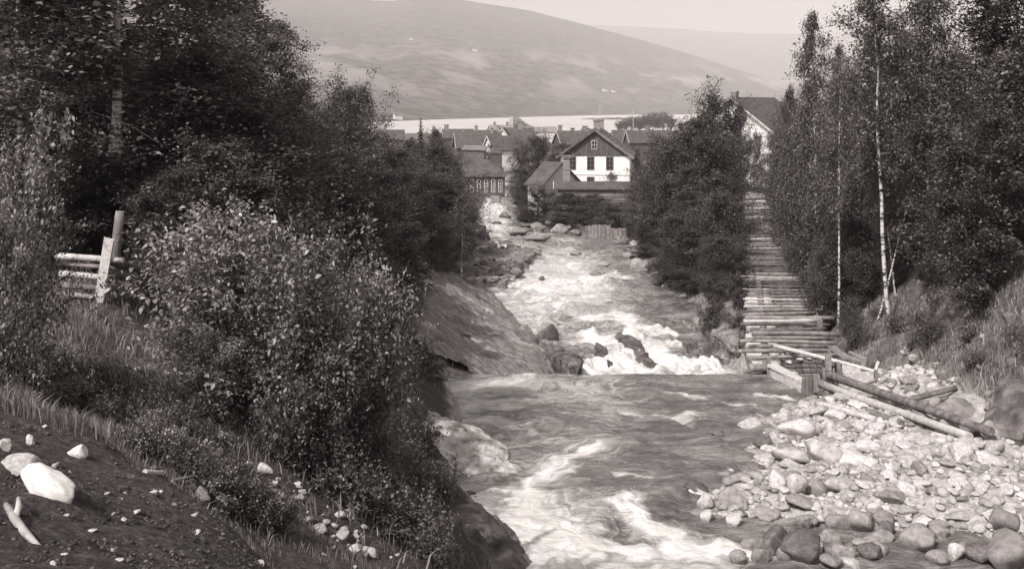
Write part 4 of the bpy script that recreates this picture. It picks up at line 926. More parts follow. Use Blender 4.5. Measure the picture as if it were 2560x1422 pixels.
# log wall along the cobble bank
wo_ = empty('log_wall', (11.2, 32, -8.8), 0, 'low retaining wall of long weathered logs behind the cobble bank', 'wall')
ow = Vector(wo_.location)
def on(px, py, up=.08): return hit(px, py) + Vector((0, 0, up))
for a, b, r0, r1, mt_, u0, u1 in (((2050, 968), (2478, 1112), .15, .11, 'wood_dark', .52, .34), ((2052, 988), (2425, 1112), .14, .10, 'wood_pale', .36, .22), ((2050, 1003), (2255, 1072), .12, .10, 'wood_old', .22, .14),
                          ((2040, 1016), (2190, 1056), .11, .09, 'wood_pale', .1, .08), ((2300, 1084), (2425, 1114), .09, .07, 'wood_pale', .07, .05)):
    log(wo_, on(*a, u0) - ow, on(*b, u1) - ow, r0, r1, mt_, 'log', 9, bend=.006)
for a, b in (((2066, 996), (2090, 980)), ((2058, 1012), (2082, 1000)), ((2330, 1078), (2345, 1064)), ((2420, 1104), (2440, 1088))):
    log(wo_, on(*a, .12) - ow, on(*b, .12) - ow, .10, .09, 'wood_old', 'tie_log', 8)
for a, b, r_, lb in (((2255, 1012), (2390, 978), .11, 'dark log slanting up from the log wall towards the big boulders'), ((2290, 1022), (2372, 1002), .07, 'thinner log lying under the dark slanting log')):
    tag(log(None, on(*a, .1), on(*b, .1), r_, r_ * .7, 'wood_dark', 'fallen_log', 8), lb, 'log')

# leaning fence on the left
fe = empty('rail_fence', hit(252, 752), 0, 'broken rail fence with leaning sunlit board and posts in the grass', 'fence'); of = Vector(fe.location); fd = of.y
def Q(px, py, dd=0): return P(px, py, fd + dd) - of
log(fe, Q(276, 745, .5), Q(300, 528, .5), .10, .075, 'wood_old', 'post', 9, bend=.01)
MB().bar(Q(247, 758, -.1), Q(273, 597, .1), .155, .05, (0, 1, 0), .03, rnd).build('post', M['wood_pale'], fe)
MB().bar(Q(267, 752, .25), Q(272, 700, .25), .08, .06, (0, 1, 0), .02, rnd).build('post', M['wood_pale'], fe)
for a, b, r_, mt_ in (((140, 640, .1), (310, 652, .12), .062, 'wood_pale'), ((140, 655, .2), (262, 668, .12), .05, 'wood_old'), ((150, 684, .2), (262, 694, .12), .06, 'wood_pale'), ((160, 712, .2), (260, 722, .1), .06, 'wood_old'), ((160, 735, .2), (262, 746, .1), .05, 'wood_old'),
                      ((282, 655, .2), (420, 690, 3.2), .075, 'wood_dark'), ((272, 680, .2), (400, 722, 3.2), .085, 'wood_dark'), ((270, 712, .2), (410, 745, 3.2), .09, 'wood_dark'), ((272, 740, .2), (400, 765, 3.0), .085, 'wood_dark')):
    log(fe, Q(*a), Q(*b), r_, r_ * .8, mt_, 'rail', 7, bend=.015)  # paler left rails, darker right rails: sun and shade put into the wood

# plank palisade by the river bend
q0, q1 = P(1465, 592, 101.5), P(1563, 590, 99.5)
pf = empty('plank_palisade', q0, 0, 'palisade of upright pale planks standing in the river bend', 'fence')
for i in range(24):
    t = i / 23; a = q0.lerp(q1, t) - q0; top = (1.05 if i < 15 else .8 - .25 * ((i * 7) % 5) / 4); top += rnd.uniform(-.05, .05)
    if i > 15 and i % 3 == 1: continue
    MB().bar(a + Vector((0, 0, -.8)), a + Vector((0, 0, top)), .15, .05, (0, 1, 0), .03, rnd).build('plank', M['wood_old'], pf)
MB().bar(q0 - q0 + Vector((0, .08, .7)), q1 - q0 + Vector((0, .08, .62)), .06, .12).build('rail', M['wood_old'], pf)

# stone and log walls where the river bends out of sight
for px0, px1, py0, py1, d, lb in ((1226, 1248, 490, 512, 160, 'low stacked wall at the river bend, left block'), (1252, 1290, 494, 516, 156, 'low stacked wall at the river bend, right block')):
    a = P(px0, py1, d); w_ = (px1 - px0) / F * d; h_ = (py1 - py0) / F * d
    so = empty('stacked_wall', (a.x, a.y, a.z - .3), R(-12), lb, 'wall')
    for j in range(6):
        x = 0
        while x < w_:
            s_ = rnd.uniform(.35, .8); s_ = min(s_, w_ - x + .1)
            MB().box(x + .01, x + s_ - .02, rnd.uniform(-.06, .02), .7, j * (h_ + .3) / 6 + .01, (j + 1) * (h_ + .3) / 6 - .015).build('stone', M['stone_mid'], so); x += s_

# left bank, near: the bushes in front
G1 = 'bushes on the near bank'
tree_px('bush', 610, 545, 15.6, 270, 'big pale-leaved bush in front of the fence, tallest of the near bushes', cat='bush', group=G1, var=0, rz=.4)
tree_px('bush', 800, 600, 15.2, 240, 'big bush with broad light leaves right of the tallest near bush', cat='bush', group=G1, var=1, rz=2)
tree_px('bush', 895, 690, 16.6, 165, 'spreading bush above the pale cracked rock outcrop', cat='bush', group=G1, var=0, rz=3.3)
tree_px('shrub', 760, 880, 14.6, 165, 'dark low bush under the big near bushes, above the stone rubble', cat='bush', group=G1)
tree_px('shrub', 880, 940, 15.5, 150, 'dark bush hanging over the shaded rock ledge', cat='bush', group=G1)
tree_px('shrub', 930, 1120, 19.5, 90, 'dark bush at the inlet between the pale outcrop and dark ledge', cat='bush', group=G1)
tree_px('shrub', 985, 1215, 21, 70, 'dark bush on the shaded ledge beside the inlet', cat='bush', group=G1)
tree_px('shrub', 940, 1290, 17.5, 90, 'dark bush low on the steep bank at the bottom, above the blocky rock', cat='bush', group=G1)
tree_px('bush', 520, 820, 14.6, 150, 'small pale-leaved bush at the left foot of the tallest near bush', cat='bush', group=G1, var=1)
tree_px('pale', 75, 365, 12.6, 150, 'sunlit pale-leaved bush at the left edge in front of the fence', cat='bush', name='leafy_bush', rz=1)
tree_px('pale', 10, 500, 11.6, 130, 'low pale bush at the very left edge above the tall grass', cat='bush', name='leafy_bush', rz=3)
tree_px('spruce', 775, 455, 17.5, 70, 'young conifer with bare leader rising from the near bushes', cat='conifer', name='conifer_sapling')
tree_px('spruce', 1015, 545, 50, 75, 'young conifer above the bedrock slab', cat='conifer', name='conifer_sapling')
# left bank, the big trees
GL = 'birches on the near bank'
tree_px('tall', 305, -420, 24, 330, 'birch with a white trunk standing behind the leaning fence post', group=GL, var=0, rz=0)
for a in [('birch', 40, -300, 22, 260, 'at the left edge of the picture'), ('birch', 170, -250, 28, 260, 'between the left edge and the white trunk'), ('birch', 430, -150, 29, 230, 'right of the white trunk'),
          ('birch', 545, -110, 33, 190, 'next to the tree cut by the top edge'), ('birch', 90, -150, 34, 260, 'farthest back at the left edge'), ('birch', 330, 60, 31, 240, 'directly behind the white trunk'),
          ('broad', 470, 120, 27, 220, 'low and round, right of the white trunk'), ('broad', 200, 240, 25, 230, 'low and round, left of the white trunk'), ('broad', 620, 260, 26, 200, 'low and round, nearest the outlined birch')]:
    tree_px(*a[:5], 'leafy tree in the upper left stand, ' + a[5], group='trees of the upper left stand')
for a in [(300, 395, 23.2, 105, 'behind the leaning post'), (190, 420, 22.6, 110, 'behind the sunlit rails'), (395, 430, 22.5, 105, 'behind the shaded rails'), (90, 330, 21, 130, 'behind the left edge bush')]:
    tree_px('broad', *a[:4], 'small leafy tree of the upper left stand, ' + a[4], group='trees of the upper left stand')
tree_px('broad', 600, 330, 22, 170, 'small leafy tree directly behind the tallest near bush', group='trees of the upper left stand')
tree_px('broad', 440, 400, 21, 150, 'small leafy tree between the fence and the tallest near bush', group='trees of the upper left stand')
tree_px('birch', 600, -60, 40, 140, 'tall tree cut by the top edge, outlined against the hill', group=GL)
tree_px('birch', 690, 18, 38, 125, 'leafy birch outlined against the hill, left of the round-topped tree', group=GL, var=0)
tree_px('birch', 745, 170, 40, 90, 'narrow tree leaning out over the round-topped tree', group=GL, var=2)
tree_px('broad', 640, 200, 35, 130, 'tree below the outlined leafy birch', group=GL)
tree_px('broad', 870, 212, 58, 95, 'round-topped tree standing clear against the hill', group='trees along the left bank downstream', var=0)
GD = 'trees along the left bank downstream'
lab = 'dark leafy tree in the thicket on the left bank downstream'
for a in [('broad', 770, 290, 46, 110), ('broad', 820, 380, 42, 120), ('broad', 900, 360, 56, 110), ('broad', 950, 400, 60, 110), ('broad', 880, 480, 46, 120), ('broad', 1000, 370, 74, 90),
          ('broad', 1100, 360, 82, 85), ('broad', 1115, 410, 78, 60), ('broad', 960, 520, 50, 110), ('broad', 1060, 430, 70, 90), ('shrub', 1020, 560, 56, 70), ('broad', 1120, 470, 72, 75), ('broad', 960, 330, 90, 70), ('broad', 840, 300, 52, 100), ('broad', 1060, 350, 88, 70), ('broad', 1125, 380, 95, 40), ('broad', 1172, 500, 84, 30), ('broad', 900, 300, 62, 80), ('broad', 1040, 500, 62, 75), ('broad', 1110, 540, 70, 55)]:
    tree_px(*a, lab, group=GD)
tree_px('spruce', 1052, 292, 90, 34, 'pointed conifer rising above the left thicket by the lake', group=GD, name='spruce_tree')
tree_px('broad', 1092, 318, 92, 40, 'tree beside the pointed conifer with its top against the lake', group=GD)
tree_px('broad', 1020, 345, 95, 55, 'tree left of the pointed conifer with its top against the lake', group=GD)
tree_px('birch', 1155, 470, 68, 52, 'drooping birch standing over the gravel bar', group=GD, var=1)
tree_px('broad', 1140, 430, 105, 34, 'tree nearest the hall with arched windows', group=GD)
for a in [(930, 640, 40, 100), (850, 620, 34, 110), (1010, 680, 44, 70), (1090, 620, 62, 50), (1000, 760, 36, 70), (1040, 860, 35, 40), (700, 560, 24, 150), (850, 700, 22, 150), (980, 900, 31, 60), (560, 640, 19, 170)]:
    tree_px('shrub', *a, 'dark undergrowth bush among the left bank trees', cat='bush', group='undergrowth bushes on the left bank')
# between river and flume
GC = 'trees between the river and the flume'
tree_px('broad', 1790, 236, 96, 78, 'tallest tree between the river and the flume, beside the white gable', group=GC, var=0)
tree_px('broad', 1852, 256, 150, 30, 'slender tree covering the middle of the white gable', group=GC)
tree_px('broad', 1893, 336, 176, 22, 'low tree before the foot of the white gable', group=GC)
tree_px('broad', 1835, 305, 112, 36, 'tree in front of the white gable', group=GC)
for a in [('broad', 1720, 300, 97, 70), ('broad', 1675, 345, 92, 72), ('broad', 1740, 278, 94, 62), ('broad', 1592, 480, 104, 36), ('broad', 1582, 545, 101, 26), ('broad', 1628, 600, 84, 42), ('broad', 1660, 650, 75, 38), ('broad', 1705, 700, 66, 36), ('broad', 1770, 340, 86, 90), ('broad', 1700, 400, 84, 85), ('broad', 1802, 335, 100, 50), ('broad', 1650, 420, 96, 70), ('broad', 1605, 500, 100, 42), ('broad', 1832, 420, 110, 26), ('broad', 1612, 415, 125, 34), ('broad', 1735, 290, 92, 80), ('broad', 1690, 330, 98, 80), ('broad', 1655, 370, 100, 48), ('broad', 1812, 400, 92, 42), ('broad', 1660, 470, 90, 75), ('broad', 1620, 440, 108, 50), ('broad', 1760, 430, 76, 95),
          ('broad', 1700, 490, 74, 85), ('broad', 1800, 480, 68, 75), ('broad', 1740, 560, 64, 85), ('broad', 1640, 560, 84, 60), ('broad', 1810, 590, 58, 70), ('broad', 1690, 610, 68, 60)]:
    tree_px(*a, 'dark leafy tree in the thicket between the river and the flume', group=GC)
for a in [(1600, 540, 98, 45), (1740, 680, 62, 75), (1680, 690, 68, 55), (1800, 700, 56, 65), (1850, 690, 53, 42), (1840, 600, 60, 40), (1790, 760, 50, 60), (1850, 790, 48, 40), (1870, 880, 43.5, 22)]:
    tree_px('shrub', *a, 'dark bush on the right bank below the flume', cat='bush', group='bushes between river and flume')
# right of the flume
GR = 'birches right of the flume'
tree_px('birch', 2045, -25, 56, 75, 'sparse leaning birch whose top stands against the sky right of the white gable', group=GR, var=1, lean=(0, -.04))
tree_px('tall', 2225, -60, 41, 120, 'leaning birch with slender white trunk right of the flume', group=GR, var=0, rz=.5, lean=(0, -.09))
tree_px('tall', 2318, -90, 42.5, 90, 'straight birch with the brightest white trunk on the right slope', group=GR, var=1, rz=1.2, lean=(0, -.02))
tree_px('tall', 2190, 330, 42.6, 55, 'small birch leaning far to the left over the flume bushes', group=GR, var=0, rz=2.9, lean=(0, -.24))
tree_px('tall', 2240, 300, 43.5, 55, 'small birch leaning slightly left between the two tallest white trunks', group=GR, var=1, rz=.3, lean=(0, -.15))
tree_px('tall', 2095, 120, 47, 70, 'thin birch with white trunk nearest the flume', group=GR, var=0, rz=2.2)
tree_px('tall', 2360, 150, 50, 80, 'thin pale trunk behind the straight birch', group=GR, var=1, rz=4)
tree_px('spruce', 2470, -130, 40, 140, 'dark tall conifer at the right against the sky', group='trees on the right slope')
tree_px('broad', 2400, 120, 48, 90, 'tree left of the dark tall conifer', group='trees on the right slope')
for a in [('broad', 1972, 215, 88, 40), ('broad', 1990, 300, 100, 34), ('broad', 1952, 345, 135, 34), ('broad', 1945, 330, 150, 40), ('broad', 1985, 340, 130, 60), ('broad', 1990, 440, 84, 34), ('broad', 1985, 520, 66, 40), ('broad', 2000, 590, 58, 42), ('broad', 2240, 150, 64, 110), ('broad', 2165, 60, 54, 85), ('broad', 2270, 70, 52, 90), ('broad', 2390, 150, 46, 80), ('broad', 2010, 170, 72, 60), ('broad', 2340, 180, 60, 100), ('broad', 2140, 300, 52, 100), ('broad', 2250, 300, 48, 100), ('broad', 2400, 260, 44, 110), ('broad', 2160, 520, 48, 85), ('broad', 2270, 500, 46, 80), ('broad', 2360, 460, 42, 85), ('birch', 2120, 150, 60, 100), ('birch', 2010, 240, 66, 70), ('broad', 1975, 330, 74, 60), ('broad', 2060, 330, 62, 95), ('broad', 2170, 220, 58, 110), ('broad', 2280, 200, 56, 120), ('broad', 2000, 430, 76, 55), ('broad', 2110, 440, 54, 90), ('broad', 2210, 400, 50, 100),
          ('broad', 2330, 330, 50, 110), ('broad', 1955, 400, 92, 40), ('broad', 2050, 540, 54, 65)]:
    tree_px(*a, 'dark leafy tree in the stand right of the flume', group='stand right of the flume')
for a in [('broad', 2540, -60, 40, 170, 'tallest, cut by the top edge'), ('broad', 2510, 120, 37, 140, 'just below the tallest'), ('broad', 2450, 250, 35, 150, 'beside the dark tall conifer'),
          ('broad', 2560, 300, 36, 150, 'cut by the right border'), ('broad', 2440, 420, 38, 120, 'lowest, above the grassy slope')]:
    tree_px(*a[:5], 'leafy tree of the right edge stand, ' + a[5], group='stand at the right edge')
for a in [(2090, 640, 48, 75), (2050, 610, 50, 50), (2170, 640, 46, 70), (2240, 640, 44.5, 60), (2380, 560, 40, 90), (2470, 590, 38, 90), (2030, 690, 47, 42), (2130, 760, 42.5, 50), (2330, 660, 40, 50)]:
    tree_px('shrub', *a, 'bush on the grassy slope right of the flume', cat='bush', group='bushes on the right slope')
for px, top, d, r_ in [(2520, 470, 37, 110)]:
    tree_px('pale', px, top, d, r_, 'sunlit pale-leaved bush at the right edge above the rocky slope', cat='bush', group='pale bushes at the right edge', name='leafy_bush')
# middle distance round the houses
GH = 'trees round the houses'
for a, lb in [((1345, 340, 170, 55), 'large tree filling the gap between the arched hall and the white house'), ((1305, 370, 165, 38), 'tree beside the little roof turret of the hall'), ((1390, 350, 178, 35), 'tree touching the left eave of the white house'),
              ((1300, 440, 150, 36), 'tree left of the low gabled workshop')]:
    tree_px('broad', *a, lb, group=GH)
for a, lb in [((1636, 352, 166, 26), 'tree right of the white house before the long roof'), ((1588, 372, 168, 18), 'small tree at the right eave of the white house'), ((1606, 395, 150, 26), 'tree behind the right corner of the white house'), ((1668, 342, 160, 24), 'tree right of the white house against the roofs')]:
    tree_px('broad', *a, lb, group=GH)
for a, lb in [((1345, 468, 121, 50), 'bush in front of the low gabled workshop'), ((1425, 480, 119, 58), 'round bush in front of the log shed, left one'), ((1478, 484, 117, 58), 'round bush in the middle before the log shed'),
              ((1540, 508, 111, 52), 'bush behind the plank palisade'), ((1310, 515, 124, 36), 'low bush beside the river boulders'), ((1400, 530, 113, 40), 'low bush behind the largest river boulder'), ((1225, 520, 150, 26), 'bush by the river below the arched hall')]:
    tree_px('broad', *a, lb, cat='bush', name='leafy_bush', group='bushes by the far river bend')
tree_px('broad', 1226, 356, 214, 15, 'small tree before the white gable in the village', group=GH)

# ------------------------------------------------------------------ pine grove by the lake
pr_tr = MB().tube([(0, 0, -1), (.1, 0, 5), (0, .1, 11)], [.22, .17, .08], 5).mesh('trunk', M['bark'])
rs = np.random.RandomState(77); cc = []
for i in range(16):
    c0 = rs.normal(size=3) * np.array([1.7, 1.7, 2.0]) + np.array([0, 0, 9.6]); cc.append(c0 + rs.normal(size=(70, 3)) * .85)
lv, lf = leaves(np.concatenate(cc), rs, .75, .7); pr_cr = mesh_np('crown', lv, lf, M['needle'])
for i in range(30):
    px = 1546 + 4.5 * i + rnd.uniform(-3, 3); d = rnd.uniform(930, 1010); x = (px - 1280) / F * d
    hgt = np.interp(px, [1545, 1580, 1620, 1655, 1680], [8.5, 11.5, 13, 14.5, 13]) * rnd.uniform(.92, 1.05)
    o = empty('pine_tree', (x, d, gz(x, d)), rnd.uniform(0, 6), 'tall pine in the grove standing against the lake', 'tree', 'pines of the lakeside grove')
    s_ = hgt / 12; o.scale = (s_ * 1.15, s_ * 1.15, s_); obj('trunk', pr_tr, o); obj('crown', pr_cr, o)
for i in range(26):           # shore trees before the lake
    px = 1130 + i * 11 + rnd.uniform(-5, 5) if i < 18 else 1690 + (i - 18) * 30; d = rnd.uniform(560, 700) if i < 18 else rnd.uniform(700, 900); x = (px - 1280) / F * d
    o = empty('pine_tree', (x, d, gz(x, d)), rnd.uniform(0, 6), 'low tree in the hazy row along the lake shore behind the roofs', 'tree', 'trees along the lake shore')
    s_ = rnd.uniform(.36, .55); o.scale = (s_ * 1.5, s_ * 1.5, s_); obj('trunk', pr_tr, o); obj('crown', pr_cr, o)

# ------------------------------------------------------------------ boulders one can point to
BO = [  # px, py foot, width, height, tone, in water, label
    (1937, 1380, 95, 64, 'dark', 1, 'dark round boulder in the white water at the foot of the cobble bank'),
    (2012, 1402, 140, 66, 'dark', 1, 'broad dark boulder beside the round one, at the bottom of the bank'),
    (1885, 1195, 66, 40, 'dark', 1, 'dark angular boulder in the shallows left of two white stones'),
    (1947, 1222, 60, 54, 'pale', 0, 'white rounded stone at the waterline, left of a pair'),
    (1992, 1235, 64, 54, 'pale', 0, 'white rounded stone at the waterline, right of a pair'),
    (2042, 1238, 54, 52, 'mid', 0, 'grey rounded boulder right of the two white stones'),
    (1738, 1228, 84, 26, 'dark', 1, 'low wet boulder awash in the river left of the cobble spit'),
    (1830, 1268, 76, 50, 'mid', 0, 'grey boulder on the tip of the cobble spit'),
    (1765, 1275, 50, 52, 'pale', 0, 'white upright stone at the outermost tip of the cobble spit'),
    (1770, 1300, 40, 26, 'pale', 1, 'small white stone at the water below the spit tip'),
    (1840, 1312, 50, 28, 'pale', 1, 'white flat stone in the shallows below the spit'),
    (2010, 1268, 92, 30, 'mid', 0, 'long flat grey stone lying on the spit'),
    (2155, 1325, 72, 64, 'mid', 1, 'round grey boulder standing in the dark pool'),
    (2100, 1318, 70, 34, 'mid', 1, 'grey boulder left of the round one in the dark pool'),
    (2392, 1396, 52, 40, 'pale', 1, 'small pale stone alone in the dark pool at the bottom right'),
    (2530, 1420, 150, 90, 'mid', 1, 'big boulder cut by the bottom right corner'),
    (2310, 1372, 96, 56, 'mid', 1, 'smooth boulder in the pool left of the corner boulder'),
    (2200, 1362, 84, 36, 'mid', 1, 'flat grey boulder in the middle of the dark pool'),
    (2520, 1330, 90, 70, 'mid', 0, 'tall grey boulder on the bank above the corner boulder'),
    (2395, 1052, 120, 62, 'mid', 0, 'large layered boulder leaning above the log wall'),
    (2372, 1080, 60, 40, 'mid', 0, 'boulder wedged under the large layered boulder'),
    (2430, 1085, 66, 40, 'mid', 0, 'grey boulder right of the large layered boulder'),
    (2480, 1100, 56, 50, 'mid', 0, 'boulder at the right end of the log wall'),
    (1990, 1092, 104, 52, 'pale', 0, 'large pale boulder at the top of the cobble bank'),
    (1985, 1158, 112, 44, 'pale', 0, 'broad pale slab boulder at the waterline above the white pair'),
    (2060, 1155, 100, 56, 'pale', 0, 'large pale boulder in the middle of the cobble bank'),
    (2150, 1175, 100, 50, 'pale', 0, 'pale wedge boulder right of the middle of the cobble bank'),
    (2040, 1045, 40, 26, 'pale', 0, 'white stone at the upper end of the cobble bank'),
    (2090, 1050, 56, 32, 'pale', 0, 'pale stone below the left end of the log wall'),
    (1908, 1112, 52, 24, 'dark', 1, 'wet stone in the river off the cobble bank'),
    (1797, 1092, 44, 18, 'dark', 1, 'dark stone breaking the surface in the middle of the pool'),
    (1240, 562, 28, 14, 'dark', 1, 'small dark boulder in the far river'),
    (1345, 606, 72, 24, 'mid', 1, 'largest boulder in the far river, low and broad'),
    (1265, 613, 52, 12, 'dark', 1, 'flat dark rock awash in the far river, right one'),
    (1225, 613, 34, 9, 'dark', 1, 'flat dark rock awash in the far river, left one'),
    (1300, 588, 60, 22, 'mid', 1, 'grey boulder at the head of the far boulder group'),
    (1345, 580, 56, 24, 'mid', 1, 'middle boulder of the far boulder group'),
    (1397, 584, 46, 28, 'mid', 1, 'round boulder at the right of the far boulder group'),
    (1440, 590, 40, 16, 'dark', 1, 'dark boulder left of the plank palisade'),
    (1512, 666, 34, 14, 'mid', 1, 'small boulder in mid river below the palisade'),
    (1492, 690, 34, 13, 'mid', 1, 'nearer small boulder in mid river below the palisade'),
    (1600, 676, 50, 34, 'mid', 1, 'boulder at the right bank of the far river'),
    (1205, 600, 50, 34, 'dark', 1, 'dark boulder at the left bank of the far river'),
    (1200, 650, 40, 34, 'dark', 0, 'dark boulder at the upper end of the gravel bar'),
    (1255, 724, 40, 22, 'dark', 1, 'dark boulder at the lower tip of the gravel bar'),
    (1355, 702, 18, 12, 'dark', 1, 'small stone off the gravel bar'),
]
for px, py, w_, h_, tn, wt, lb in BO:
    rock_px('boulder', px, py, w_, h_, tn, lb, water=bool(wt))
for px, py, w_, h_, d, tn, lb in [(1309, 843, 42, 36, 51, 'mid', 'small flat-topped boulder perched on the slab'), (1366, 858, 64, 52, 50, 'dark', 'round boulder perched at the slab edge'), (1332, 878, 52, 40, 48, 'dark', 'boulder under the perched round boulder, left one'),
                                  (1372, 884, 52, 30, 47.6, 'dark', 'boulder under the perched round boulder, right one')]:
    q = P(px, py, d); zt = float(np.interp(q.x, [-2, 1.5, 2.5], [-10.2, -10.9, -11])); w2 = w_ / F * d
    rock('boulder', q.x, q.y, w2, w2 * .8, h_ / F * d * 1.35, tn, q.z, .28, label=lb, cat='boulder', tilt=.1, rz=0)
for i in range(26):
    px, py = rnd.uniform(1850, 2480), rnd.uniform(1298, 1418)
    rock_px('boulder', px, py, rnd.uniform(36, 80), rnd.uniform(18, 44), rnd.choice(['mid', 'mid', 'dark']), 'wet boulder standing in the dark shallow pool at the bottom right', water=True, group='boulders in the shallow pool')
# dark ribs of bedrock in the fall
for a, lb in (([(1490, 905), (1530, 935), (1485, 880), (1510, 890)], 'dark rock rib on the left in the white fall'), ([(1535, 862), (1600, 895), (1560, 855), (1610, 880)], 'upper dark rock rib in the middle of the white fall'),
              ([(1580, 905), (1635, 935), (1595, 895), (1640, 925)], 'lower dark rock rib in the middle of the white fall'), ([(1350, 905), (1440, 940), (1390, 890), (1450, 915)], 'dark slanting rock rib left of the white fall'),
              ([(1700, 875), (1740, 905), (1725, 868), (1760, 900)], 'dark rock shelf right of the white fall'), ([(1740, 905), (1850, 930), (1770, 880), (1880, 900)], 'broad dark rock shelf under the flume crib')):
    pts = []
    for i, (px, py) in enumerate(a):
        x, y = Wp(px, py); z = float(zw(y)); pts += [(x, y, z - .5), (x + .1, y + .15, z + (.42 if i % 2 == 0 else .22))]
    tag(hull_rock('rock_rib', pts, M['outcrop_dark'], 5, .1, 1.5, len(lb), (.4, -.4, 1.8)), lb, 'rock')

# ------------------------------------------------------------------ cobbles
def scatter(n, sampler, rmin, rmax, tries=9000, pack=.72, power=2.0):
    out = []
    for _ in range(tries):
        if len(out) >= n: break
        x, y = sampler(); r_ = rmin + (rmax - rmin) * rnd.random() ** power
        if all((x - a) ** 2 + (y - b) ** 2 > ((r_ + c) * pack) ** 2 for a, b, c in out): out.append((x, y, r_))
    return out
def bank():
    while True:
        y = rnd.uniform(22.6, 34.6); lo = float(wr(y)) - .8; hi = float(np.interp(y, [20, 24, 28, 32, 34.7], [14.5, 13.4, 12.3, 10.6, 9.7]))
        x = rnd.uniform(lo, hi)
        if (x / y) < .50: return x, y
st1 = scatter(285, bank, .12, .36, power=1.6, tries=14000)
for x, y, r_ in st1:
    edge = x - float(wr(y)); tn = 'pale'
    u = rnd.random()
    if edge < .5: tn = 'mid' if u < .6 else 'pale' if u < .85 else 'dark'
    elif u < .22: tn = 'mid'
    if y < 23.5: tn = 'mid' if u < .65 else 'pale'
    lb = 'wet grey cobble at the edge of the dark pool' if y < 23 else 'cobble along the waterline of the pale stone bank' if edge < .6 else 'rounded cobble on the pale stone bank'
    rock('cobble', x, y, r_ * 2 * rnd.uniform(1.0, 1.45), r_ * 2 * rnd.uniform(.75, 1.05), r_ * rnd.uniform(.8, 1.3), tn, max(gz(x, y), float(zw(y)) - .12), .32, label=lb, group='cobbles of the stone bank', cat='cobble')
def joined_stones(name, pos, rmin, rmax, mat_, label, src=LOW):
    base_ = [np.array([v.co[:] for v in m_.vertices]) for m_ in src]; fc = [np.array([p_.vertices[:] for p_ in m_.polygons]) for m_ in src]; V, Fc, off = [], [], 0; ZP = terr(*np.array(pos).T)
    for (x, y), zz_ in zip(pos, ZP):
        k_ = rnd.randrange(3); r_ = rmin + (rmax - rmin) * rnd.random() ** 2.5; a = rnd.uniform(0, 6.3); c_, s_ = math.cos(a), math.sin(a)
        v = base_[k_] * np.array([r_ * rnd.uniform(.9, 1.4), r_, r_ * rnd.uniform(.5, .8)]); v = np.stack([v[:, 0] * c_ - v[:, 1] * s_, v[:, 0] * s_ + v[:, 1] * c_, v[:, 2]], 1)
        z = zz_; V.append(v + np.array([x, y, z + r_ * .15])); Fc.append(fc[k_] + off); off += len(v)
    return tag(obj(name, mesh_np(name, np.concatenate(V), np.concatenate(Fc), mat_, True)), label, kind='stuff')
M['pebble'] = mat('pebble', [.17, .33, .48], 3, .9, .4, 14, island=.35)
M['pebble_dark'] = mat('pebble_dark', [.07, .14, .22], 3, .9, .4, 14, island=.4)
joined_stones('gravel', [bank() for _ in range(3000)], .05, .17, M['pebble'], 'small pale stones filling the gaps of the cobble bank')
joined_stones('rubble', [(rnd.uniform(11.9, 13.6), rnd.uniform(32.4, 37.2)) for _ in range(200)], .05, .2, M['pebble'], 'small rubble behind the intake posts')
for i in range(24):
    px, py = rnd.uniform(2200, 2350), rnd.uniform(955, 1015); q = hit(px, py); s_ = rnd.uniform(.25, .6)
    rock('heaped_stone', q.x, q.y, s_, s_ * .8, s_ * .7, rnd.choice(['mid', 'pale', 'mid']), q.z, .3, label='rounded stone heaped between the log wall and the intake boards', group='stones heaped behind the log wall', cat='stone')
M['soil_clod'] = mat('soil_clod', [.025, .06, .12], 6, .95, .5, 20, island=.5)
def heap():
    while True:
        y = rnd.uniform(4.6, 10); x = rnd.uniform(-.48 * y, -.3)
        if x < float(np.interp(y, LINES[3][:, 0], LINES[3][:, 1])) + 1.6: return x, y
joined_stones('soil_clods', [heap() for _ in range(9000)], .002, .016, M['soil_clod'], 'dark clods of bare soil on the heap', CLOD)
# gravel bar downstream
def bar():
    px, py = rnd.uniform(1175, 1360), rnd.uniform(628, 722)
    while py > 722 - (px - 1175) * .02 or (px > 1330 - (py - 640) * .9 + 20) or px < 1180 + (0 if py > 660 else 10): px, py = rnd.uniform(1175, 1360), rnd.uniform(628, 722)
    return Wp(px, py)
bx_, by_ = np.meshgrid(np.linspace(-4, 4, 60), np.linspace(66, 92, 90))
cxp, cyp = 1280 + bx_ / by_ * F, HZ - zw(by_) / by_ * F
inb = np.clip(np.minimum(np.minimum((1345 - (cyp - 640) * .9 - cxp) / 18, (cyp - 624) / 10), (724 - cyp) / 10), -1.5, 1)
bz = zw(by_) + .45 * inb + .05 * fbm(bx_, by_, 0, 3, 5)
tag(obj('gravel_bar', mesh_np('gravel_bar', np.stack([bx_, by_, bz], -1).reshape(-1, 3), grid_faces(90, 60), mat('bar_gravel', [.08, .18, .28], 3, .95, .8, 12), True)), 'dark gravel bar in the river below the drooping birch', kind='structure')
pts = scatter(125, bar, .14, .55, pack=.75)
for x, y, r_ in pts:
    rock('river_stone', x, y, r_ * 2.1, r_ * 1.6, r_ * 1.3, 'mid' if rnd.random() < .6 else 'dark', float(zw(y)) + .36, .3, label='dark stone on the gravel bar below the drooping birch', group='stones of the gravel bar', cat='stone')
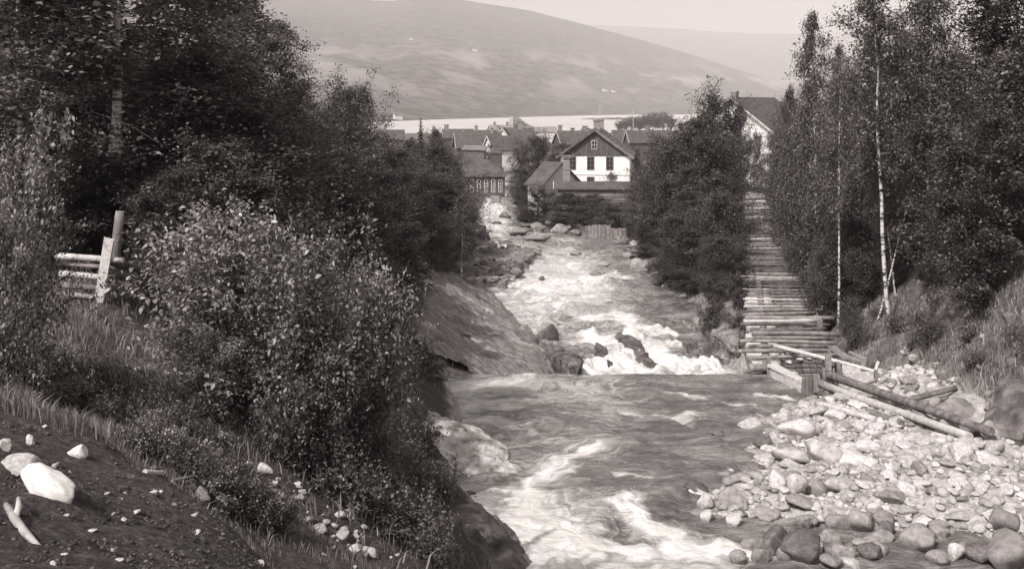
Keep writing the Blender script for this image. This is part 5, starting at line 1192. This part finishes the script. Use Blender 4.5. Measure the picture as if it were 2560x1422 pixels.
# stones along both far banks
for px, py in [(1215, 640), (1200, 690), (1555, 610), (1590, 630), (1610, 645), (1575, 648), (1625, 668), (1640, 690), (1420, 575), (1320, 570), (1280, 580), (1260, 545), (1205, 575), (1380, 560), (1665, 720), (1370, 622), (1440, 640), (1330, 632)]:
    rock_px('boulder', px, py + rnd.uniform(-3, 3), rnd.uniform(22, 40), rnd.uniform(10, 18), rnd.choice(['mid', 'dark']), 'dark boulder at the edge of the far river', water=True, group='boulders along the far river banks')

# ------------------------------------------------------------------ the soil heap in front
def white_rock(px, py, w_, h_, lb, seed, rz=0, tilt=(0, 0), sink=.3, mat_='stone_white', dep=.7):
    q = hit(px, py); me = rock_mesh('stone', M[mat_], seed, 4, 6, .16); o = obj('stone', me); w2, h2 = w_ / F * q.y, h_ / F * q.y
    o.scale = (w2 / 2, w2 * dep / 2, h2 * .62); o.location = q + Vector((0, w2 * .15, h2 * .28)); o.rotation_euler = (tilt[0], tilt[1], rz); return tag(o, lb, 'stone')
white_rock(118, 1240, 165, 62, 'large white stone lying on the dark soil heap', 301, R(-18), (0, R(24)), dep=.55)
white_rock(40, 1188, 110, 56, 'rounded pale stone left of the large white stone at the edge', 302, mat_='stone_pale')
white_rock(192, 1146, 54, 42, 'small white half-shaded stone above the large white stone', 303)
white_rock(75, 1106, 34, 20, 'slim pale stone near the top of the soil heap', 304, R(-40), (0, R(40)))
white_rock(10, 1125, 36, 34, 'pale stone at the very left edge of the soil heap', 305, mat_='stone_pale')
white_rock(545, 1275, 46, 50, 'white triangular stone on the brow of the soil heap', 306)
white_rock(500, 1262, 44, 46, 'grey pointed stone beside the white triangular stone', 307, mat_='stone_mid')
def branch(pts, rad, lb, mt_='wood_pale', lift=.03):
    q = [hit(*p_) + Vector((0, 0, l_)) for p_, l_ in pts]; o = MB().tube(q, rad, 7, rnd, .08).build('branch', M[mt_], None, True); return tag(o, lb, 'branch')
b_ = branch([((15, 1275), .03), ((38, 1318), .04), ((62, 1345), .03), ((98, 1372), .01)], [.016, .022, .02, .012], 'forked pale branch lying at the lower left')
sb = [hit(38, 1318) + Vector((0, 0, .04)), hit(46, 1300) + Vector((0, 0, .07)), hit(46, 1282) + Vector((0, 0, .08))]
MB().tube(sb, [.018, .017, .012], 7, rnd, .08).build('fork', M['wood_pale'], b_, True)
branch([((430, 1222), .06), ((490, 1212), .10), ((530, 1198), .14), ((555, 1180), .2)], [.012, .011, .009, .006], 'bare dark twig lying over the brow of the soil heap', 'wood_old')
branch([((362, 1185), .02), ((400, 1195), .05), ((430, 1190), .05), ((455, 1215), .01)], [.02, .028, .026, .016], 'curved white root on the brow of the soil heap')
# scattered white stones: along the rubble line and on the heap
line = [(500, 1050), (515, 1070), (540, 1100), (590, 1150), (640, 1205), (690, 1240), (740, 1265), (790, 1290), (850, 1300), (860, 1330), (900, 1370), (940, 1390), (990, 1410)]
for i in range(95):
    t = rnd.random() ** .75 * (len(line) - 1); k = min(int(t), len(line) - 2); f = t - k
    px = line[k][0] * (1 - f) + line[k + 1][0] * f + rnd.gauss(0, 42); py = line[k][1] * (1 - f) + line[k + 1][1] * f + rnd.gauss(0, 24)
    q = hit(px, py); s_ = .035 + .2 * rnd.random() ** 3
    rock('stone', q.x, q.y, s_ * 1.4, s_, s_ * .8, 'pale', q.z, .25, label='white rubble stone in the line below the near bushes', group='rubble stones below the near bushes', tilt=.5)
for i in range(60):
    px, py = rnd.uniform(470, 900), rnd.uniform(1040, 1415)
    if py < 1000 + (px - 470) * .75 or py > 1120 + (px - 470) * .75: continue
    q = hit(px, py); s_ = rnd.uniform(.03, .09)
    rock('stone', q.x, q.y, s_ * 1.5, s_, s_ * .8, 'pale', q.z, .2, label='white rubble stone in the line below the near bushes', group='rubble stones below the near bushes', tilt=.5)
for i in range(46):
    px, py = rnd.uniform(60, 800), rnd.uniform(1060, 1415)
    if py < 960 + px * .62: continue
    q = hit(px, py)
    if q.y > 9.5: continue
    s_ = rnd.uniform(.015, .05); rock('stone', q.x, q.y, s_ * 1.6, s_, s_ * .7, 'pale', q.z, .25, label='small pale stone on the bare dark soil heap', group='small stones on the soil heap', tilt=.5)
for px, py, s_, lb in [(425, 912, .1, 'white stone at the foot of the bushes beside the grass'), (415, 940, .12, 'upright white stone at the lower left foot of the tallest near bush'), (520, 1056, .16, 'white stone at the upper end of the rubble line'), (545, 1105, .2, 'pale broken slab stone in the rubble line')]:
    q = hit(px, py); rock('stone', q.x, q.y, s_ * 1.2, s_, s_, 'pale', q.z, .2, label=lb, tilt=.3)

# ------------------------------------------------------------------ grass and low plants
def blades(name, pos, hmin, hmax, mat_, label, wdt=.008, lean_=.5):
    N = len(pos); rs = np.random.RandomState(len(name) + N); x, y = np.array(pos).T; z = terr(x, y); h = rs.uniform(hmin, hmax, N); a = rs.uniform(0, 6.3, N); b = rs.uniform(0, 6.3, N); ln = rs.uniform(.1, lean_, N)
    w = wdt * rs.uniform(.6, 1.4, N) * (1 + 0 * h); dx, dy = np.cos(a) * w, np.sin(a) * w; lx, ly = np.cos(b) * h * ln, np.sin(b) * h * ln
    v = np.stack([np.stack([x - dx, y - dy, z - .02], 1), np.stack([x + dx, y + dy, z - .02], 1), np.stack([x + dx * .7 + lx * .35, y + dy * .7 + ly * .35, z + h * .6], 1),
                  np.stack([x - dx * .7 + lx * .35, y - dy * .7 + ly * .35, z + h * .6], 1), np.stack([x + lx, y + ly, z + h * (1 - ln * .3)], 1)], 1)
    i = np.arange(N)[:, None] * 5
    return tag(obj(name, mesh_np(name, v.reshape(-1, 3), [i + np.array([[0, 1, 2, 3]]), i + np.array([[3, 2, 4]])], mat_)), label, kind='stuff')
M['grass'] = leafmat('grass', .12, .2, rough=.6, spec=.3, trans=.3)
M['grass_slope'] = leafmat('grass_slope', .17, .29, rough=.7, spec=.2, trans=.3)
M['grass_pale'] = leafmat('grass_pale', .22, .36, rough=.6, spec=.3, trans=.3)
def samp(n_, fn):
    o_ = []
    while len(o_) < n_:
        q = fn()
        if q: o_.append(q)
    return o_
def hollow():
    y = rnd.uniform(9.6, 24); x = rnd.uniform(-.5 * y - .5, -2.2 - .08 * y)
    if noise(x * .9, y * .9, 0, 5) + rnd.uniform(-.6, .6) < -.25: return None
    if y < 10 and x > -4: return None
    return x, y
blades('grass', samp(26000, hollow), .06, .22, M['grass'], 'short grass in the hollow below the fence', .006)
def talls():
    y = rnd.uniform(8.6, 12.5); x = -.475 * y + rnd.expovariate(1.2); return (x, y) if x < -3.2 else None
blades('tall_grass', samp(3200, talls), .08, .26, M['grass'], 'tall dry grass at the left edge above the soil heap', .006, .7)
def flank():
    y = rnd.uniform(7.5, 12.8); x = rnd.uniform(-3.8, -.6); b_ = float(np.interp(y, LINES[3][:, 0], LINES[3][:, 1]))
    return (x, y) if x > b_ + .15 and noise(x * 1.5, y * 1.5, 0, 8) > -.15 else None
blades('flank_grass', samp(4500, flank), .04, .16, M['grass'], 'sparse grass on the flank of the soil heap', .004, .9)
def slope():
    y = rnd.uniform(24, 50); x = rnd.uniform(float(np.interp(y, LINES[10][:, 0], LINES[10][:, 1])) - .1, .52 * y + 2)
    if x < 12: return None
    return (x, y) if noise(x * .5, y * .5, 0, 6) + rnd.uniform(-.5, .5) > -.3 else None
blades('slope_grass', samp(26000, slope), .08, .32, M['grass_slope'], 'rough grass on the slope right of the log wall', .014, .9)
def bankg():
    y = rnd.uniform(40, 75); x = rnd.uniform(float(wr(y)) + .2, fx(y) - .3); return (x, y)
blades('bank_grass', samp(7000, bankg), .12, .4, M['grass'], 'grass on the bank between the river and the flume', .014, .9)
def leftb():
    y = rnd.uniform(12.6, 44); x = rnd.uniform(-8, float(wl(y)) - .4); return (x, y) if x / y > -.46 and not (18.5 < y < 33 and x > -3.4) else None
blades('left_bank_grass', samp(12000, leftb), .1, .35, M['grass'], 'grass and weeds under the bushes of the near bank', .01, .9)
n_ = 0
while n_ < 120:
    px, py = rnd.uniform(60, 900), rnd.uniform(900, 1330)
    if py < 905 + (px - 150) * .35 or py > 985 + px * .56: continue
    ly = np.interp(px, [a for a, b in line], [b for a, b in line])
    if px > 480 and abs(py - ly) < 75: continue
    q = hit(px, py)
    if q.y < 9.3: continue
    n_ += 1; tree('herb', q.x, q.y, q.z + rnd.uniform(.12, .4), rnd.uniform(.14, .34), 'low leafy weed in the hollow behind the soil heap', cat='plant', group='weeds behind the soil heap', sink=.02, base=q.z)
for i in range(70):
    y = rnd.uniform(19, 37); x = rnd.uniform(-6, (-3.6 if y < 33 else float(wl(y)) - .3)); z = gz(x, y)
    tree('herb', x, y, z + rnd.uniform(.25, .7), rnd.uniform(.3, .6), 'low leafy weed on the near river bank above the rocks', cat='plant', group='weeds on the near river bank', sink=.02, base=z)
for i in range(80):
    y = rnd.uniform(14, 25); x = rnd.uniform(*[float(np.interp(y, LINES[j][:, 0], LINES[j][:, 1])) for j in (3, 4)]); x = x + rnd.uniform(-.3, .5); z = gz(x, y)
    tree('herb', x, y, z + rnd.uniform(.25, .8), rnd.uniform(.3, .65), 'leafy weed hanging on the steep near bank below the bushes', cat='plant', group='weeds on the steep near bank', sink=.03, base=z, var=1)
for i in range(40):
    y = rnd.uniform(39.5, 66); x = float(np.interp(y, [38.9, 45, 55, 63, 67], [-4.8, -5.6, -5.2, -4.4, -3.6])) + rnd.uniform(-.4, .5); z = gz(x, y)
    tree('herb', x, y, z + rnd.uniform(.4, 1.0), rnd.uniform(.4, .8), 'leafy weed along the upper edge of the bedrock slab', cat='plant', group='weeds above the bedrock slab', sink=.03, base=z, var=1)
for i in range(28):
    y = rnd.uniform(26, 44); x = rnd.uniform(float(np.interp(y, LINES[10][:, 0], LINES[10][:, 1])) + .3, .49 * y); z = gz(x, y)
    tree('herb', x, y, z + rnd.uniform(.3, .8), rnd.uniform(.3, .7), 'low leafy weed on the rocky slope right of the log wall', cat='plant', group='weeds on the right slope', sink=.02, base=z)

# ------------------------------------------------------------------ rock showing through the right slope
for i in range(34):
    px, py = rnd.uniform(2180, 2550), rnd.uniform(700, 1060)
    if py > 800 + (px - 2100) * .6: continue
    q = hit(px, py, 22); s_ = rnd.uniform(.2, .5)
    if q.y > 46: continue
    rock('slope_stone', q.x, q.y, s_ * 1.4, s_, s_ * .8, rnd.choice(['mid', 'dark', 'mid']), q.z, .5, label='rough stone bedded in the grassy slope right of the log wall', group='stones in the right slope', cat='stone', tilt=.7)
for pxy, lb in (([(2440, 1100, 28.5), (2560, 1120, 27), (2600, 1000, 28), (2520, 960, 30), (2470, 1040, 29.5)], 'dark layered rock face at the right edge above the cobbles'),
                ([(1745, 830, 53), (1800, 860, 50), (1850, 880, 47), (1840, 760, 51), (1770, 760, 56)], 'pale rock face on the bank below the flume')):
    pts = []
    for a in pxy:
        q = hit(a[0], a[1], a[2] - 6); pts += [q + Vector((-.1, -.15, .25)), q + Vector((.1, .6, -1.2))]
    tag(hull_rock('rock_outcrop', pts, M['outcrop_dark' if 'dark' in lb else 'outcrop_mid'], 5, .16, 1.2, len(lb), (.5, .3, 2.0)), lb, 'rock')

# ------------------------------------------------------------------ the hazy air of the valley
hb = MB().box(-9500, 12500, -400, 12500, -70, 900).build("haze", M["trim"], None)
hb.data.materials.clear(); hv = bpy.data.materials.new('haze'); hv.use_nodes = True; n, l = hv.node_tree.nodes, hv.node_tree.links
n.remove(n['Principled BSDF']); pv = n.new('ShaderNodeVolumePrincipled'); pv.inputs['Color'].default_value = (.95, .905, .89, 1); pv.inputs['Density'].default_value = HAZE
pv.inputs['Anisotropy'].default_value = 0.0; l.new(pv.outputs[0], n['Material Output'].inputs['Volume']); hb.data.materials.append(hv)
tag(hb, 'pale haze filling the valley air', kind='stuff')
